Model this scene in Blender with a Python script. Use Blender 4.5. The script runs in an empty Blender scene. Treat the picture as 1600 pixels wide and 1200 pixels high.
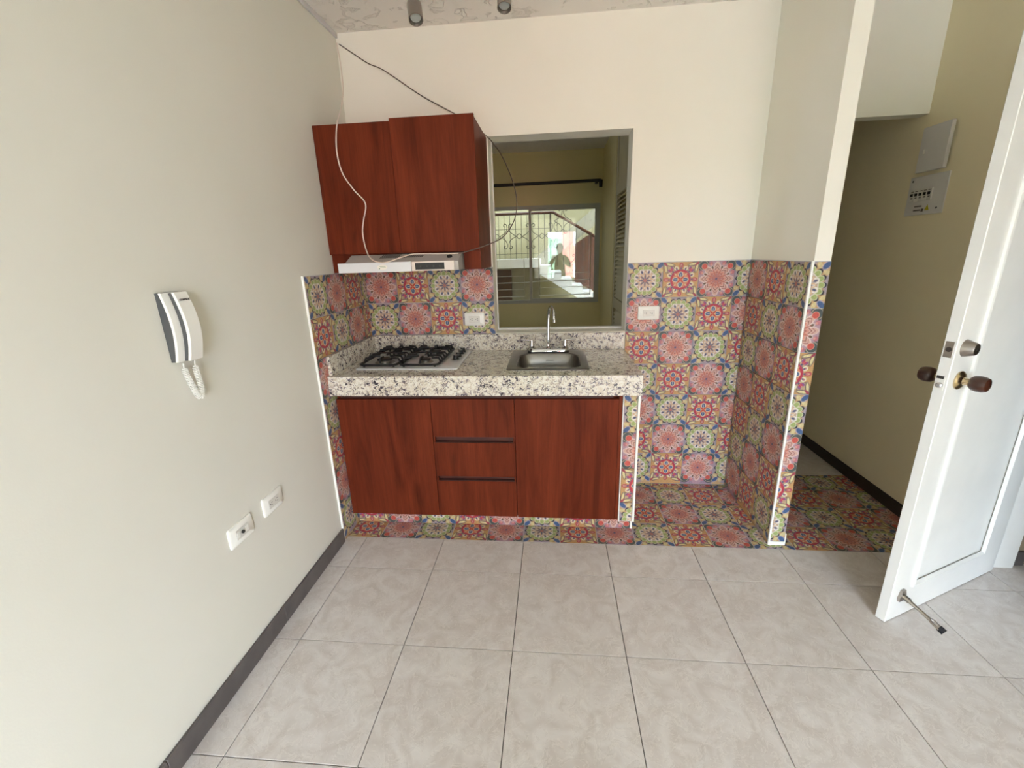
import bpy, bmesh, math, random
from mathutils import Matrix, Vector
R = math.radians
PI = math.pi
random.seed(4)
scene = bpy.context.scene
COL = scene.collection

# ------------------------------------------------------------------ camera, world, exposure
cd = bpy.data.cameras.new('camera')
cam = bpy.data.objects.new('camera', cd)
COL.objects.link(cam)
cam.location = (1.1565, -2.6853, 1.4889)
cam.rotation_euler = (R(73.542), R(1.735), R(5.104))
cd.sensor_width = 36.0
cd.lens = 36.0 * 683.186 / 1600
cd.clip_start = 0.03
scene.camera = cam

world = bpy.data.worlds.new('overcast_sky')
scene.world = world
world.use_nodes = True
wn = world.node_tree
wn.nodes.clear()
wo = wn.nodes.new('ShaderNodeOutputWorld')
wb = wn.nodes.new('ShaderNodeBackground')
wt = wn.nodes.new('ShaderNodeTexCoord')
ws = wn.nodes.new('ShaderNodeSeparateXYZ')
wr = wn.nodes.new('ShaderNodeValToRGB')
wn.links.new(wt.outputs['Generated'], ws.inputs[0])
wn.links.new(ws.outputs['Z'], wr.inputs[0])
wr.color_ramp.elements[0].position = 0.0
wr.color_ramp.elements[0].color = (0.815, 0.932, 1.09, 1)
wr.color_ramp.elements[1].position = 1.0
wr.color_ramp.elements[1].color = (0.69, 0.845, 1.09, 1)
wn.links.new(wr.outputs[0], wb.inputs['Color'])
wb.inputs['Strength'].default_value = 29.5
wn.links.new(wb.outputs[0], wo.inputs[0])

scene.view_settings.view_transform = 'Standard'
scene.view_settings.look = 'None'
scene.view_settings.gamma = 1.0
scene.view_settings.use_curve_mapping = False
scene.view_settings.exposure = 0.0
scene.cycles.max_bounces = 12
scene.cycles.diffuse_bounces = 8
scene.cycles.glossy_bounces = 4
scene.cycles.transparent_max_bounces = 8
scene.cycles.use_denoising = True
scene.cycles.caustics_reflective = False
scene.cycles.caustics_refractive = False

# daylight portal in the balcony doorway behind the camera (guides sky samples, gives no light of its own)
def portal(name, loc, rot, sx, sy):
    l = bpy.data.lights.new(name, 'AREA')
    l.shape = 'RECTANGLE'; l.size = sx; l.size_y = sy
    l.cycles.is_portal = True
    o = bpy.data.objects.new(name, l)
    o.location = loc; o.rotation_euler = rot
    COL.objects.link(o)
portal('balcony_daylight_portal', (2.05, -6.42, 1.08), (R(90), 0, 0), 2.1, 2.16)
portal('bedroom_daylight_portal', (-1.47, 1.45, 1.6), (R(90), 0, R(-90)), 0.3, 0.4)  # over the opening added in the bedroom's left wall
portal('stairwell_daylight_portal', (1.0, 3.75, 4.32), (0, 0, 0), 1.6, 0.9)

# ------------------------------------------------------------------ colour + material helpers
def lin(c):
    out = []
    for v in c[:3]:
        v /= 255.0
        out.append(v / 12.92 if v <= 0.04045 else ((v + 0.055) / 1.055) ** 2.4)
    return tuple(out) + (1.0,)

def new_mat(name, rgb, rough=0.5, metal=0.0, spec=None, coat=0.0):
    m = bpy.data.materials.new(name)
    m.use_nodes = True
    b = m.node_tree.nodes['Principled BSDF']
    b.inputs['Base Color'].default_value = lin(rgb)
    b.inputs['Roughness'].default_value = rough
    b.inputs['Metallic'].default_value = metal
    if spec is not None: b.inputs['Specular IOR Level'].default_value = spec
    if coat: b.inputs['Coat Weight'].default_value = coat
    return m

def nd(m, t, **kw):
    n = m.node_tree.nodes.new(t)
    for k, v in kw.items(): setattr(n, k, v)
    return n
def lk(m, a, b): m.node_tree.links.new(a, b)
def bsdf(m): return m.node_tree.nodes['Principled BSDF']

def noise_mat(name, c1, c2, scale=6, rough=0.5, detail=4, bump=0.0, bscale=60, stretch=(1, 1, 1), lo=0.35, hi=0.65, metal=0.0, spec=None, coat=0.0):
    m = new_mat(name, c1, rough, metal, spec, coat)
    tc = nd(m, 'ShaderNodeTexCoord'); mp = nd(m, 'ShaderNodeMapping')
    mp.inputs['Scale'].default_value = stretch
    lk(m, tc.outputs['Object'], mp.inputs[0])
    n = nd(m, 'ShaderNodeTexNoise'); n.inputs['Scale'].default_value = scale; n.inputs['Detail'].default_value = detail
    lk(m, mp.outputs[0], n.inputs['Vector'])
    r = nd(m, 'ShaderNodeValToRGB')
    r.color_ramp.elements[0].position = lo; r.color_ramp.elements[0].color = lin(c1)
    r.color_ramp.elements[1].position = hi; r.color_ramp.elements[1].color = lin(c2)
    lk(m, n.outputs['Fac'], r.inputs[0]); lk(m, r.outputs[0], bsdf(m).inputs['Base Color'])
    if bump:
        n2 = nd(m, 'ShaderNodeTexNoise'); n2.inputs['Scale'].default_value = bscale; n2.inputs['Detail'].default_value = 5
        lk(m, mp.outputs[0], n2.inputs['Vector'])
        bp = nd(m, 'ShaderNodeBump'); bp.inputs['Strength'].default_value = bump; bp.inputs['Distance'].default_value = 0.004
        lk(m, n2.outputs['Fac'], bp.inputs['Height']); lk(m, bp.outputs[0], bsdf(m).inputs['Normal'])
    return m

# tiny expression layer over Math nodes, used for the printed tile patterns
class X:
    def __init__(s, m, v): s.m = m; s.v = v
    def _op(s, op, *o):
        n = s.m.node_tree.nodes.new('ShaderNodeMath'); n.operation = op
        for i, a in enumerate((s,) + o):
            a = a.v if isinstance(a, X) else a
            if isinstance(a, (int, float)): n.inputs[i].default_value = a
            else: s.m.node_tree.links.new(a, n.inputs[i])
        return X(s.m, n.outputs[0])
    def __add__(s, o): return s._op('ADD', o)
    def __sub__(s, o): return s._op('SUBTRACT', o)
    def __mul__(s, o): return s._op('MULTIPLY', o)
    def __truediv__(s, o): return s._op('DIVIDE', o)
    def abs(s): return s._op('ABSOLUTE')
    def max(s, o): return s._op('MAXIMUM', o)
    def min(s, o): return s._op('MINIMUM', o)
    def sqrt(s): return s._op('SQRT')
    def sin(s): return s._op('SINE')
    def cos(s): return s._op('COSINE')
    def atan2(s, o): return s._op('ARCTAN2', o)
    def pingpong(s, o): return s._op('PINGPONG', o)

def sat(d, w):       # inside (d<0) -> 1
    n = d.m.node_tree.nodes.new('ShaderNodeMapRange')
    n.inputs['From Min'].default_value = w; n.inputs['From Max'].default_value = -w
    d.m.node_tree.links.new(d.v, n.inputs['Value'])
    return X(d.m, n.outputs['Result'])
def hyp(x, y): return (x * x + y * y).sqrt()
def ell(x, y, cx, cy, rx, ry, rot=0.0):
    a = x - cx; b = y - cy
    if rot:
        c, s = math.cos(rot), math.sin(rot)
        a, b = a * c + b * s, b * c - a * s
    return (hyp(a / rx, b / ry) - 1.0) * min(rx, ry)

class Paint:
    def __init__(s, m, base): s.m = m; s.c = s.tone(lin(base))
    def tone(s, c):
        l = 0.3 * c[0] + 0.55 * c[1] + 0.15 * c[2]
        return tuple((0.84 * v + 0.16 * l) * 0.88 for v in c[:3]) + (1.0,)
    def put(s, mask, rgb):
        n = s.m.node_tree.nodes.new('ShaderNodeMix'); n.data_type = 'RGBA'
        s.m.node_tree.links.new(mask.v, n.inputs[0])
        if isinstance(s.c, tuple): n.inputs[6].default_value = s.c
        else: s.m.node_tree.links.new(s.c, n.inputs[6])
        n.inputs[7].default_value = s.tone(lin(rgb))
        s.c = n.outputs[2]
    def done(s):      # fine glaze mottling over the print
        m = s.m; tc = nd(m, 'ShaderNodeTexCoord'); n = nd(m, 'ShaderNodeTexNoise'); n.inputs['Scale'].default_value = 26; n.inputs['Detail'].default_value = 4
        lk(m, tc.outputs['UV'], n.inputs['Vector'])
        r = nd(m, 'ShaderNodeValToRGB'); r.color_ramp.elements[0].position = 0.3; r.color_ramp.elements[0].color = (0.74, 0.74, 0.76, 1)
        r.color_ramp.elements[1].position = 0.7; r.color_ramp.elements[1].color = (1.0, 1.0, 1.0, 1)
        lk(m, n.outputs['Fac'], r.inputs[0])
        x = nd(m, 'ShaderNodeMix', data_type='RGBA', blend_type='MULTIPLY'); x.inputs[0].default_value = 1
        lk(m, s.c, x.inputs[6]); lk(m, r.outputs[0], x.inputs[7]); lk(m, x.outputs[2], bsdf(m).inputs['Base Color'])

def tile_base(name, base):
    m = new_mat(name, base, 0.42, spec=0.35)
    tc = nd(m, 'ShaderNodeTexCoord'); sp = nd(m, 'ShaderNodeSeparateXYZ')
    lk(m, tc.outputs['UV'], sp.inputs[0])
    x = (X(m, sp.outputs[0]) - 0.5) * 2.0; y = (X(m, sp.outputs[1]) - 0.5) * 2.0
    r = hyp(x, y); a = y.atan2(x)
    return m, Paint(m, base), x, y, x.abs(), y.abs(), r, a
def fold(r, a, n, off=0.0):       # mirror-fold the plane into one of n equal sectors, axis of the sector on +x
    f = ((a + off + 4 * PI)).pingpong(PI / n)
    return r * f.cos(), r * f.sin()

def green_rosette():
    m, P, x, y, ax, ay, r, a = tile_base('green_rosette_print', (214, 172, 112))
    W = 0.018
    p = ax.max(ay); q = ax.min(ay)
    P.put(sat(ell(p, q, 1.0, 0.0, 0.17, 0.5), 0.04), (176, 160, 172))
    P.put(sat(ell(p, q, 0.86, 0.55, 0.16, 0.09, -0.5), W), (226, 206, 140))
    P.put(sat(ell(ax, ay, 0.84, 0.84, 0.25, 0.15, PI / 4), W), (196, 178, 190))
    P.put(sat(ell(ax, ay, 0.84, 0.84, 0.21, 0.11, PI / 4), W), (72, 104, 152))
    fx, fy = fold(r, a, 16)
    P.put(sat(ell(fx, fy, 0.80, 0, 0.155, 0.125), W), (52, 52, 68))
    P.put(sat(ell(fx, fy, 0.70, 0, 0.170, 0.14), W), (226, 228, 184))
    P.put(sat(ell(fx, fy, 0.70, 0, 0.140, 0.112), W), (170, 186, 100))
    P.put(sat(r - 0.60, W), (206, 178, 148))
    P.put(sat((r - 0.595).abs() - 0.016, W), (236, 230, 220))
    gx, gy = fold(r, a, 8, PI / 8)
    P.put(sat(ell(gx, gy, 0.46, 0, 0.21, 0.14), W), (244, 238, 230))
    P.put(sat(ell(gx, gy, 0.46, 0, 0.155, 0.08), W), (206, 186, 166))
    P.put(sat(ell(gx, gy, 0.50, 0, 0.085, 0.048), W), (84, 90, 130))
    hx, hy = fold(r, a, 8)
    P.put(sat(ell(hx, hy, 0.36, 0, 0.15, 0.10), W), (228, 182, 134))
    P.put(sat(ell(hx, hy, 0.40, 0, 0.07, 0.045), W), (238, 226, 206))
    P.put(sat(ell(hx, hy, 0.18, 0, 0.19, 0.040), W), (108, 100, 130))
    P.put(sat(r - 0.10, W), (196, 118, 104))
    P.done(); return m

def red_ring():
    m, P, x, y, ax, ay, r, a = tile_base('red_ring_print', (216, 164, 92))
    W = 0.018
    p = ax.max(ay); q = ax.min(ay)
    P.put(sat(ell(ax, ay, 0.66, 0.66, 0.40, 0.26, PI / 4), W), (84, 62, 100))
    P.put(sat(ell(ax, ay, 0.66, 0.66, 0.37, 0.23, PI / 4), W), (206, 174, 128))
    P.put(sat(ell(p, q, 0.86, 0.66, 0.10, 0.30, -0.18), W), (80, 62, 92))
    P.put(sat(ell(p, q, 0.865, 0.66, 0.065, 0.25, -0.18), W), (236, 220, 150))
    P.put(sat(ell(ax, ay, 0.88, 0.88, 0.15, 0.06, PI / 4), W), (180, 60, 84))
    P.put(sat(ell(p, q, 0.64, 0.50, 0.10, 0.07, 0.7), W), (150, 92, 150))
    P.put(sat(ell(p, q, 0.57, 0.51, 0.10, 0.045, 0.7), W), (214, 62, 92))
    P.put(sat(ell(p, q, 0.79, 0.0, 0.16, 0.11), W), (196, 52, 84))
    P.put(sat(ell(p, q, 0.77, 0.0, 0.11, 0.05), W), (230, 190, 150))
    P.put(sat(ell(p, q, 0.73, 0.0, 0.09, 0.028), W), (190, 60, 96))
    fx, fy = fold(r, a, 8, PI / 8)
    P.put(sat(ell(fx, fy, 0.68, 0.0, 0.125, 0.12), W), (240, 234, 190))
    P.put(sat(ell(fx, fy, 0.70, 0.0, 0.05, 0.05), W), (206, 120, 130))
    gx, gy = fold(r, a, 16)
    P.put(sat(ell(gx, gy, 0.635, 0.0, 0.055, 0.05), W), (112, 96, 130))
    P.put(sat(r - 0.585, W), (150, 76, 128))
    P.put(sat(r - 0.560, W), (206, 46, 70))
    P.put(sat(r - 0.445, W), (230, 140, 92))
    P.put(sat(ell(p, q, 0.265, 0.0, 0.19, 0.145), W), (240, 226, 196))
    P.put(sat(ell(p, q, 0.265, 0.0, 0.15, 0.105), W), (68, 96, 146))
    P.put(sat(ell(p, q, 0.24, 0.0, 0.10, 0.025), W), (170, 180, 196))
    P.put(sat(ell(ax, ay, 0.30, 0.30, 0.08, 0.04, PI / 4), W), (232, 196, 140))
    P.put(sat(r - 0.17, W), (238, 190, 132))
    P.put(sat(ell(ax, ay, 0.085, 0.085, 0.125, 0.05, PI / 4), W), (222, 56, 34))
    P.done(); return m

def pink_star():
    m, P, x, y, ax, ay, r, a = tile_base('pink_star_print', (166, 140, 160))
    W = 0.018
    p = ax.max(ay); q = ax.min(ay)
    rc = hyp(ax - 0.76, ay - 0.76)
    P.put(sat(rc - 0.33, W), (84, 94, 92))
    P.put(sat((rc - 0.25).abs() - 0.018, W), (190, 176, 150))
    P.put(sat((ax + ay) - 1.32, 0.03), (190, 152, 164))
    P.put(sat(ell(p, q, 0.86, 0.36, 0.10, 0.11), W), (206, 120, 130))
    P.put(sat(ell(p, q, 0.80, 0.34, 0.05, 0.06), W), (236, 160, 140))
    fx, fy = fold(r, a, 8)
    P.put(sat(ell(fx, fy, 0.62, 0.0, 0.34, 0.19), W), (240, 214, 208))
    P.put(sat(ell(fx, fy, 0.60, 0.0, 0.33, 0.16), W), (226, 180, 160))
    gx, gy = fold(r, a, 8, PI / 8)
    P.put(sat(ell(gx, gy, 0.66, 0.0, 0.13, 0.095), W), (244, 220, 210))
    P.put(sat(ell(gx, gy, 0.67, 0.0, 0.095, 0.058), W), (112, 90, 74))
    tip = lambda d: ((fx - d) + fy * 1.1).abs() - 0.026
    inside = ell(fx, fy, 0.60, 0.0, 0.33, 0.14)
    P.put(sat(tip(0.80).max(inside), W), (176, 112, 110))
    P.put(sat(tip(0.64).max(inside), W), (152, 84, 76))
    P.put(sat(((fx - 0.55) + fy * 1.1).max(inside), W), (236, 158, 134))
    P.put(sat(tip(0.40).max(inside), W), (170, 92, 84))
    P.put(sat(ell(gx, gy, 0.33, 0.0, 0.27, 0.05), W), (212, 120, 96))
    P.put(sat(ell(fx, fy, 0.22, 0.0, 0.20, 0.026), W), (196, 112, 104))
    P.put(sat(r - 0.06, W), (104, 92, 130))
    rc2 = hyp(ax - 0.70, ay - 0.70)
    P.put(sat(rc2 - 0.165, W), (232, 178, 150))
    P.put(sat(rc2 - 0.145, W), (222, 84, 66))
    P.done(); return m

M = {}
M['print'] = [green_rosette(), red_ring(), pink_star()]
M['grout'] = noise_mat('pale_grout', (206, 206, 206), (190, 190, 192), 30, 0.9)
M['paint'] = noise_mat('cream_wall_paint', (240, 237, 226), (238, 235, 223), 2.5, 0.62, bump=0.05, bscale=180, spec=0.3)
M['paint_l_toned'] = noise_mat('wall_paint_daylight_toned', (222, 220, 210), (220, 218, 207), 2.5, 0.55, bump=0.05, bscale=180, spec=0.35)  # same wall paint, left wall's difference in daylight put into the colour
M['paint_far'] = noise_mat('tan_wall_paint', (216, 202, 148), (212, 198, 144), 2.5, 0.7)
M['paint_shaded'] = noise_mat('shaded_corridor_wall_paint', (150, 134, 112), (144, 128, 106), 2.5, 0.7)  # wall paint darkened, the corridor's shade is put into its colour
M['paint_bounce'] = noise_mat('wall_paint_bounce_tinted', (234, 223, 190), (231, 220, 187), 2.5, 0.62, bump=0.05, bscale=180, spec=0.3)  # same wall paint, yellowed to carry the hall's bounced light
M['closet'] = new_mat('beige_closet_enamel', (190, 178, 146), 0.5)
M['white_trim'] = new_mat('white_plastic_trim', (240, 240, 234), 0.35)
M['door_white'] = noise_mat('white_door_enamel', (232, 232, 228), (226, 226, 222), 5, 0.35, spec=0.5)
M['baseboard'] = noise_mat('grey_baseboard_tile', (98, 92, 90), (84, 79, 78), 12, 0.4)
M['dark_base'] = noise_mat('dark_brown_baseboard', (48, 40, 34), (40, 33, 28), 12, 0.5)
M['floor_grout'] = noise_mat('dark_floor_grout', (112, 104, 96), (96, 90, 84), 20, 0.9)
M['black_iron'] = noise_mat('black_cast_iron', (24, 24, 25), (34, 34, 35), 60, 0.55)
M['steel'] = noise_mat('brushed_stainless_steel', (176, 174, 170), (160, 158, 154), 8, 0.28, metal=1.0, stretch=(1, 20, 1))
M['steel_dull'] = noise_mat('dull_stainless_steel', (150, 147, 142), (136, 133, 128), 8, 0.36, metal=1.0, stretch=(1, 20, 1))
M['hob_steel'] = noise_mat('pale_hob_steel', (222, 224, 226), (212, 214, 216), 8, 0.32, metal=0.35)
M['chrome'] = new_mat('polished_chrome', (205, 205, 205), 0.07, 1.0)
M['nickel'] = new_mat('brushed_nickel', (168, 160, 152), 0.3, 1.0)
M['brass'] = new_mat('pale_brass', (206, 186, 150), 0.2, 1.0)
M['knob_wood'] = noise_mat('dark_knob_wood', (70, 36, 22), (48, 24, 16), 20, 0.3, coat=0.4)
M['white_plastic'] = new_mat('white_plastic', (236, 235, 228), 0.3)
M['off_white'] = new_mat('off_white_plastic', (216, 214, 206), 0.4)
M['hood_white'] = new_mat('white_hood_enamel', (222, 226, 230), 0.3)
M['hood_beige'] = new_mat('pale_beige_hood_enamel', (222, 212, 204), 0.35)
M['hood_top'] = new_mat('grey_hood_sheet', (170, 166, 162), 0.4)
M['black'] = new_mat('black_plastic', (22, 22, 22), 0.35)
M['slot'] = new_mat('dark_socket_slot', (50, 46, 42), 0.6)
M['grey_shell'] = new_mat('grey_plastic_shell', (78, 80, 80), 0.4)
M['cable_white'] = new_mat('white_cable_sheath', (222, 208, 196), 0.45)
M['cable_dark'] = new_mat('brown_grey_cable_sheath', (92, 78, 70), 0.5)
M['conduit'] = new_mat('pale_grey_trunking', (200, 198, 200), 0.4)
M['alu'] = new_mat('grey_aluminium_frame', (172, 170, 156), 0.5)
M['guard'] = new_mat('pale_metal_bar', (190, 180, 160), 0.4)
M['wrought'] = new_mat('dark_wrought_iron', (62, 52, 38), 0.6)
M['rail_wood'] = noise_mat('brown_handrail_wood', (92, 48, 34), (72, 36, 26), 18, 0.4)
M['stair_white'] = noise_mat('white_stair_plaster', (244, 242, 238), (238, 236, 232), 8, 0.6)
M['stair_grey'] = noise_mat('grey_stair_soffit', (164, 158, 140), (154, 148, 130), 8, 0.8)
M['stair_wall'] = noise_mat('yellow_stairwell_plaster', (208, 200, 164), (198, 190, 154), 3, 0.8)
M['dark_rod'] = new_mat('dark_curtain_rod', (30, 24, 22), 0.4)
M['brown_door'] = noise_mat('brown_door_and_dark_doorway', (92, 54, 36), (74, 42, 28), 14, 0.5, stretch=(1, 1, 0.2))
M['lens'] = new_mat('frosted_lamp_glass', (172, 178, 174), 0.12)
M['panel_grey'] = new_mat('off_white_panel_enamel', (212, 210, 206), 0.45)
M['yellow'] = new_mat('yellow_warning_print', (196, 186, 44), 0.6)
M['print_grey'] = new_mat('grey_label_print', (110, 104, 98), 0.6)
M['green_print'] = new_mat('green_sticker_print', (110, 150, 120), 0.6)
M['rubber'] = new_mat('black_rubber', (26, 24, 26), 0.7)
M['ceil'] = None

# reddish mahogany laminate
def wood():
    m = new_mat('mahogany_laminate', (110, 48, 28), 0.45, spec=0.10)
    tc = nd(m, 'ShaderNodeTexCoord'); mp = nd(m, 'ShaderNodeMapping'); mp.inputs['Scale'].default_value = (9, 9, 0.9)
    lk(m, tc.outputs['Object'], mp.inputs[0])
    n = nd(m, 'ShaderNodeTexNoise'); n.inputs['Scale'].default_value = 1.6; n.inputs['Detail'].default_value = 6; n.inputs['Roughness'].default_value = 0.6; n.inputs['Distortion'].default_value = 0.6
    lk(m, mp.outputs[0], n.inputs['Vector'])
    r = nd(m, 'ShaderNodeValToRGB'); e = r.color_ramp.elements
    e[0].position = 0.30; e[0].color = lin((82, 32, 17)); e[1].position = 0.70; e[1].color = lin((120, 53, 31))
    x = e.new(0.48); x.color = lin((102, 43, 24))
    lk(m, n.outputs['Fac'], r.inputs[0])
    # dark knots, stretched up the grain
    mp2 = nd(m, 'ShaderNodeMapping'); mp2.inputs['Scale'].default_value = (11, 11, 3.2)
    lk(m, tc.outputs['Object'], mp2.inputs[0])
    v = nd(m, 'ShaderNodeTexNoise'); v.inputs['Scale'].default_value = 1.0; v.inputs['Detail'].default_value = 2
    lk(m, mp2.outputs[0], v.inputs['Vector'])
    r2 = nd(m, 'ShaderNodeValToRGB'); r2.color_ramp.elements[0].position = 0.24; r2.color_ramp.elements[0].color = (0.74, 0.74, 0.74, 1)
    r2.color_ramp.elements[1].position = 0.40; r2.color_ramp.elements[1].color = (1, 1, 1, 1)
    lk(m, v.outputs['Fac'], r2.inputs[0])
    # fine fibres
    mp3 = nd(m, 'ShaderNodeMapping'); mp3.inputs['Scale'].default_value = (160, 160, 3)
    lk(m, tc.outputs['Object'], mp3.inputs[0])
    f = nd(m, 'ShaderNodeTexNoise'); f.inputs['Scale'].default_value = 1.0
    lk(m, mp3.outputs[0], f.inputs['Vector'])
    r3 = nd(m, 'ShaderNodeValToRGB'); r3.color_ramp.elements[0].position = 0.3; r3.color_ramp.elements[0].color = (0.86, 0.86, 0.86, 1)
    r3.color_ramp.elements[1].position = 0.6; r3.color_ramp.elements[1].color = (1, 1, 1, 1)
    lk(m, f.outputs['Fac'], r3.inputs[0])
    a = nd(m, 'ShaderNodeMix', data_type='RGBA', blend_type='MULTIPLY'); a.inputs[0].default_value = 1
    b = nd(m, 'ShaderNodeMix', data_type='RGBA', blend_type='MULTIPLY'); b.inputs[0].default_value = 1
    lk(m, r.outputs[0], a.inputs[6]); lk(m, r2.outputs[0], a.inputs[7])
    lk(m, a.outputs[2], b.inputs[6]); lk(m, r3.outputs[0], b.inputs[7])
    lk(m, b.outputs[2], bsdf(m).inputs['Base Color'])
    return m
M['wood'] = wood()
M['wood_dark'] = noise_mat('dark_mahogany_edge', (78, 34, 22), (60, 26, 18), 10, 0.5)

def granite():
    m = new_mat('speckled_granite', (200, 194, 178), 0.2, spec=0.35)
    tc = nd(m, 'ShaderNodeTexCoord')
    n = nd(m, 'ShaderNodeTexNoise'); n.inputs['Scale'].default_value = 55; n.inputs['Detail'].default_value = 3
    lk(m, tc.outputs['Object'], n.inputs['Vector'])
    ad = nd(m, 'ShaderNodeMix', data_type='RGBA', blend_type='LINEAR_LIGHT'); ad.inputs[0].default_value = 0.03
    lk(m, tc.outputs['Object'], ad.inputs[6]); lk(m, n.outputs['Color'], ad.inputs[7])
    v = nd(m, 'ShaderNodeTexVoronoi'); v.inputs['Scale'].default_value = 120
    lk(m, ad.outputs[2], v.inputs['Vector'])
    sp = nd(m, 'ShaderNodeSeparateColor'); lk(m, v.outputs['Color'], sp.inputs[0])
    n2 = nd(m, 'ShaderNodeTexNoise'); n2.inputs['Scale'].default_value = 26; n2.inputs['Detail'].default_value = 4
    lk(m, tc.outputs['Object'], n2.inputs['Vector'])
    mx = nd(m, 'ShaderNodeMath', operation='MULTIPLY_ADD'); mx.inputs[1].default_value = 0.55
    mm = nd(m, 'ShaderNodeMath', operation='MULTIPLY'); mm.inputs[1].default_value = 0.75
    lk(m, n2.outputs['Fac'], mm.inputs[0]); lk(m, sp.outputs[0], mx.inputs[0]); lk(m, mm.outputs[0], mx.inputs[2])
    r = nd(m, 'ShaderNodeValToRGB'); r.color_ramp.interpolation = 'LINEAR'; e = r.color_ramp.elements
    e[0].position = 0.38; e[0].color = lin((64, 60, 68)); e[1].position = 0.82; e[1].color = lin((224, 222, 212))
    for p, c in ((0.44, (118, 110, 122)), (0.50, (170, 160, 150)), (0.60, (206, 198, 178)), (0.70, (216, 210, 196))):
        x = e.new(p); x.color = lin(c)
    lk(m, mx.outputs[0], r.inputs[0]); lk(m, r.outputs[0], bsdf(m).inputs['Base Color'])
    return m
M['granite'] = granite()

def marble_tile():
    m = new_mat('veined_floor_tile_glaze', (196, 190, 184), 0.30, spec=0.45)
    tc = nd(m, 'ShaderNodeTexCoord'); oi = nd(m, 'ShaderNodeObjectInfo')
    sc = nd(m, 'ShaderNodeMath', operation='MULTIPLY'); sc.inputs[1].default_value = 37.0
    lk(m, oi.outputs['Random'], sc.inputs[0])
    ad = nd(m, 'ShaderNodeVectorMath', operation='ADD'); lk(m, tc.outputs['Object'], ad.inputs[0]); lk(m, sc.outputs[0], ad.inputs[1])
    n = nd(m, 'ShaderNodeTexNoise'); n.inputs['Scale'].default_value = 9; n.inputs['Detail'].default_value = 5; n.inputs['Distortion'].default_value = 1.6
    lk(m, ad.outputs[0], n.inputs['Vector'])
    r = nd(m, 'ShaderNodeValToRGB'); e = r.color_ramp.elements
    e[0].position = 0.36; e[0].color = lin((202, 194, 189)); e[1].position = 0.68; e[1].color = lin((218, 213, 210))
    lk(m, n.outputs['Fac'], r.inputs[0])
    n2 = nd(m, 'ShaderNodeTexNoise'); n2.inputs['Scale'].default_value = 17; n2.inputs['Detail'].default_value = 7; n2.inputs['Roughness'].default_value = 0.62; n2.inputs['Distortion'].default_value = 1.5
    lk(m, ad.outputs[0], n2.inputs['Vector'])
    a = X(m, n2.outputs['Fac'])
    vein = sat((a - 0.5).abs() - 0.008, 0.014)
    vm = vein * 0.62
    mx = nd(m, 'ShaderNodeMix', data_type='RGBA'); lk(m, vm.v, mx.inputs[0]); lk(m, r.outputs[0], mx.inputs[6]); mx.inputs[7].default_value = lin((230, 225, 219))
    dark = sat((a - 0.462).abs() - 0.005, 0.012) * 0.36
    mx2 = nd(m, 'ShaderNodeMix', data_type='RGBA'); lk(m, dark.v, mx2.inputs[0]); lk(m, mx.outputs[2], mx2.inputs[6]); mx2.inputs[7].default_value = lin((166, 156, 148))
    lk(m, mx2.outputs[2], bsdf(m).inputs['Base Color'])
    return m
M['floor_tile'] = marble_tile()

def ceiling_mat():
    m = new_mat('rough_plaster_ceiling', (236, 232, 226), 0.8)
    tc = nd(m, 'ShaderNodeTexCoord')
    n = nd(m, 'ShaderNodeTexNoise'); n.inputs['Scale'].default_value = 13; n.inputs['Detail'].default_value = 6; n.inputs['Distortion'].default_value = 0.7
    lk(m, tc.outputs['Object'], n.inputs['Vector'])
    rid = sat((X(m, n.outputs['Fac']) - 0.57).abs() - 0.004, 0.018)
    bp = nd(m, 'ShaderNodeBump'); bp.invert = True; bp.inputs['Strength'].default_value = 0.8; bp.inputs['Distance'].default_value = 0.010
    lk(m, rid.v, bp.inputs['Height']); lk(m, bp.outputs[0], bsdf(m).inputs['Normal'])
    return m
M['ceil'] = ceiling_mat()

def pane_mat():
    m = bpy.data.materials.new('window_glass'); m.use_nodes = True
    nt = m.node_tree; nt.nodes.clear()
    o = nd(m, 'ShaderNodeOutputMaterial'); t = nd(m, 'ShaderNodeBsdfTransparent'); g = nd(m, 'ShaderNodeBsdfGlossy')
    g.inputs['Roughness'].default_value = 0.0; t.inputs['Color'].default_value = (0.92, 0.93, 0.90, 1)
    f = nd(m, 'ShaderNodeFresnel'); f.inputs['IOR'].default_value = 1.8
    mx = nd(m, 'ShaderNodeMixShader'); lk(m, f.outputs[0], mx.inputs[0]); lk(m, t.outputs[0], mx.inputs[1]); lk(m, g.outputs[0], mx.inputs[2])
    lk(m, mx.outputs[0], o.inputs[0]); return m
M['glass'] = pane_mat()

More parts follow.
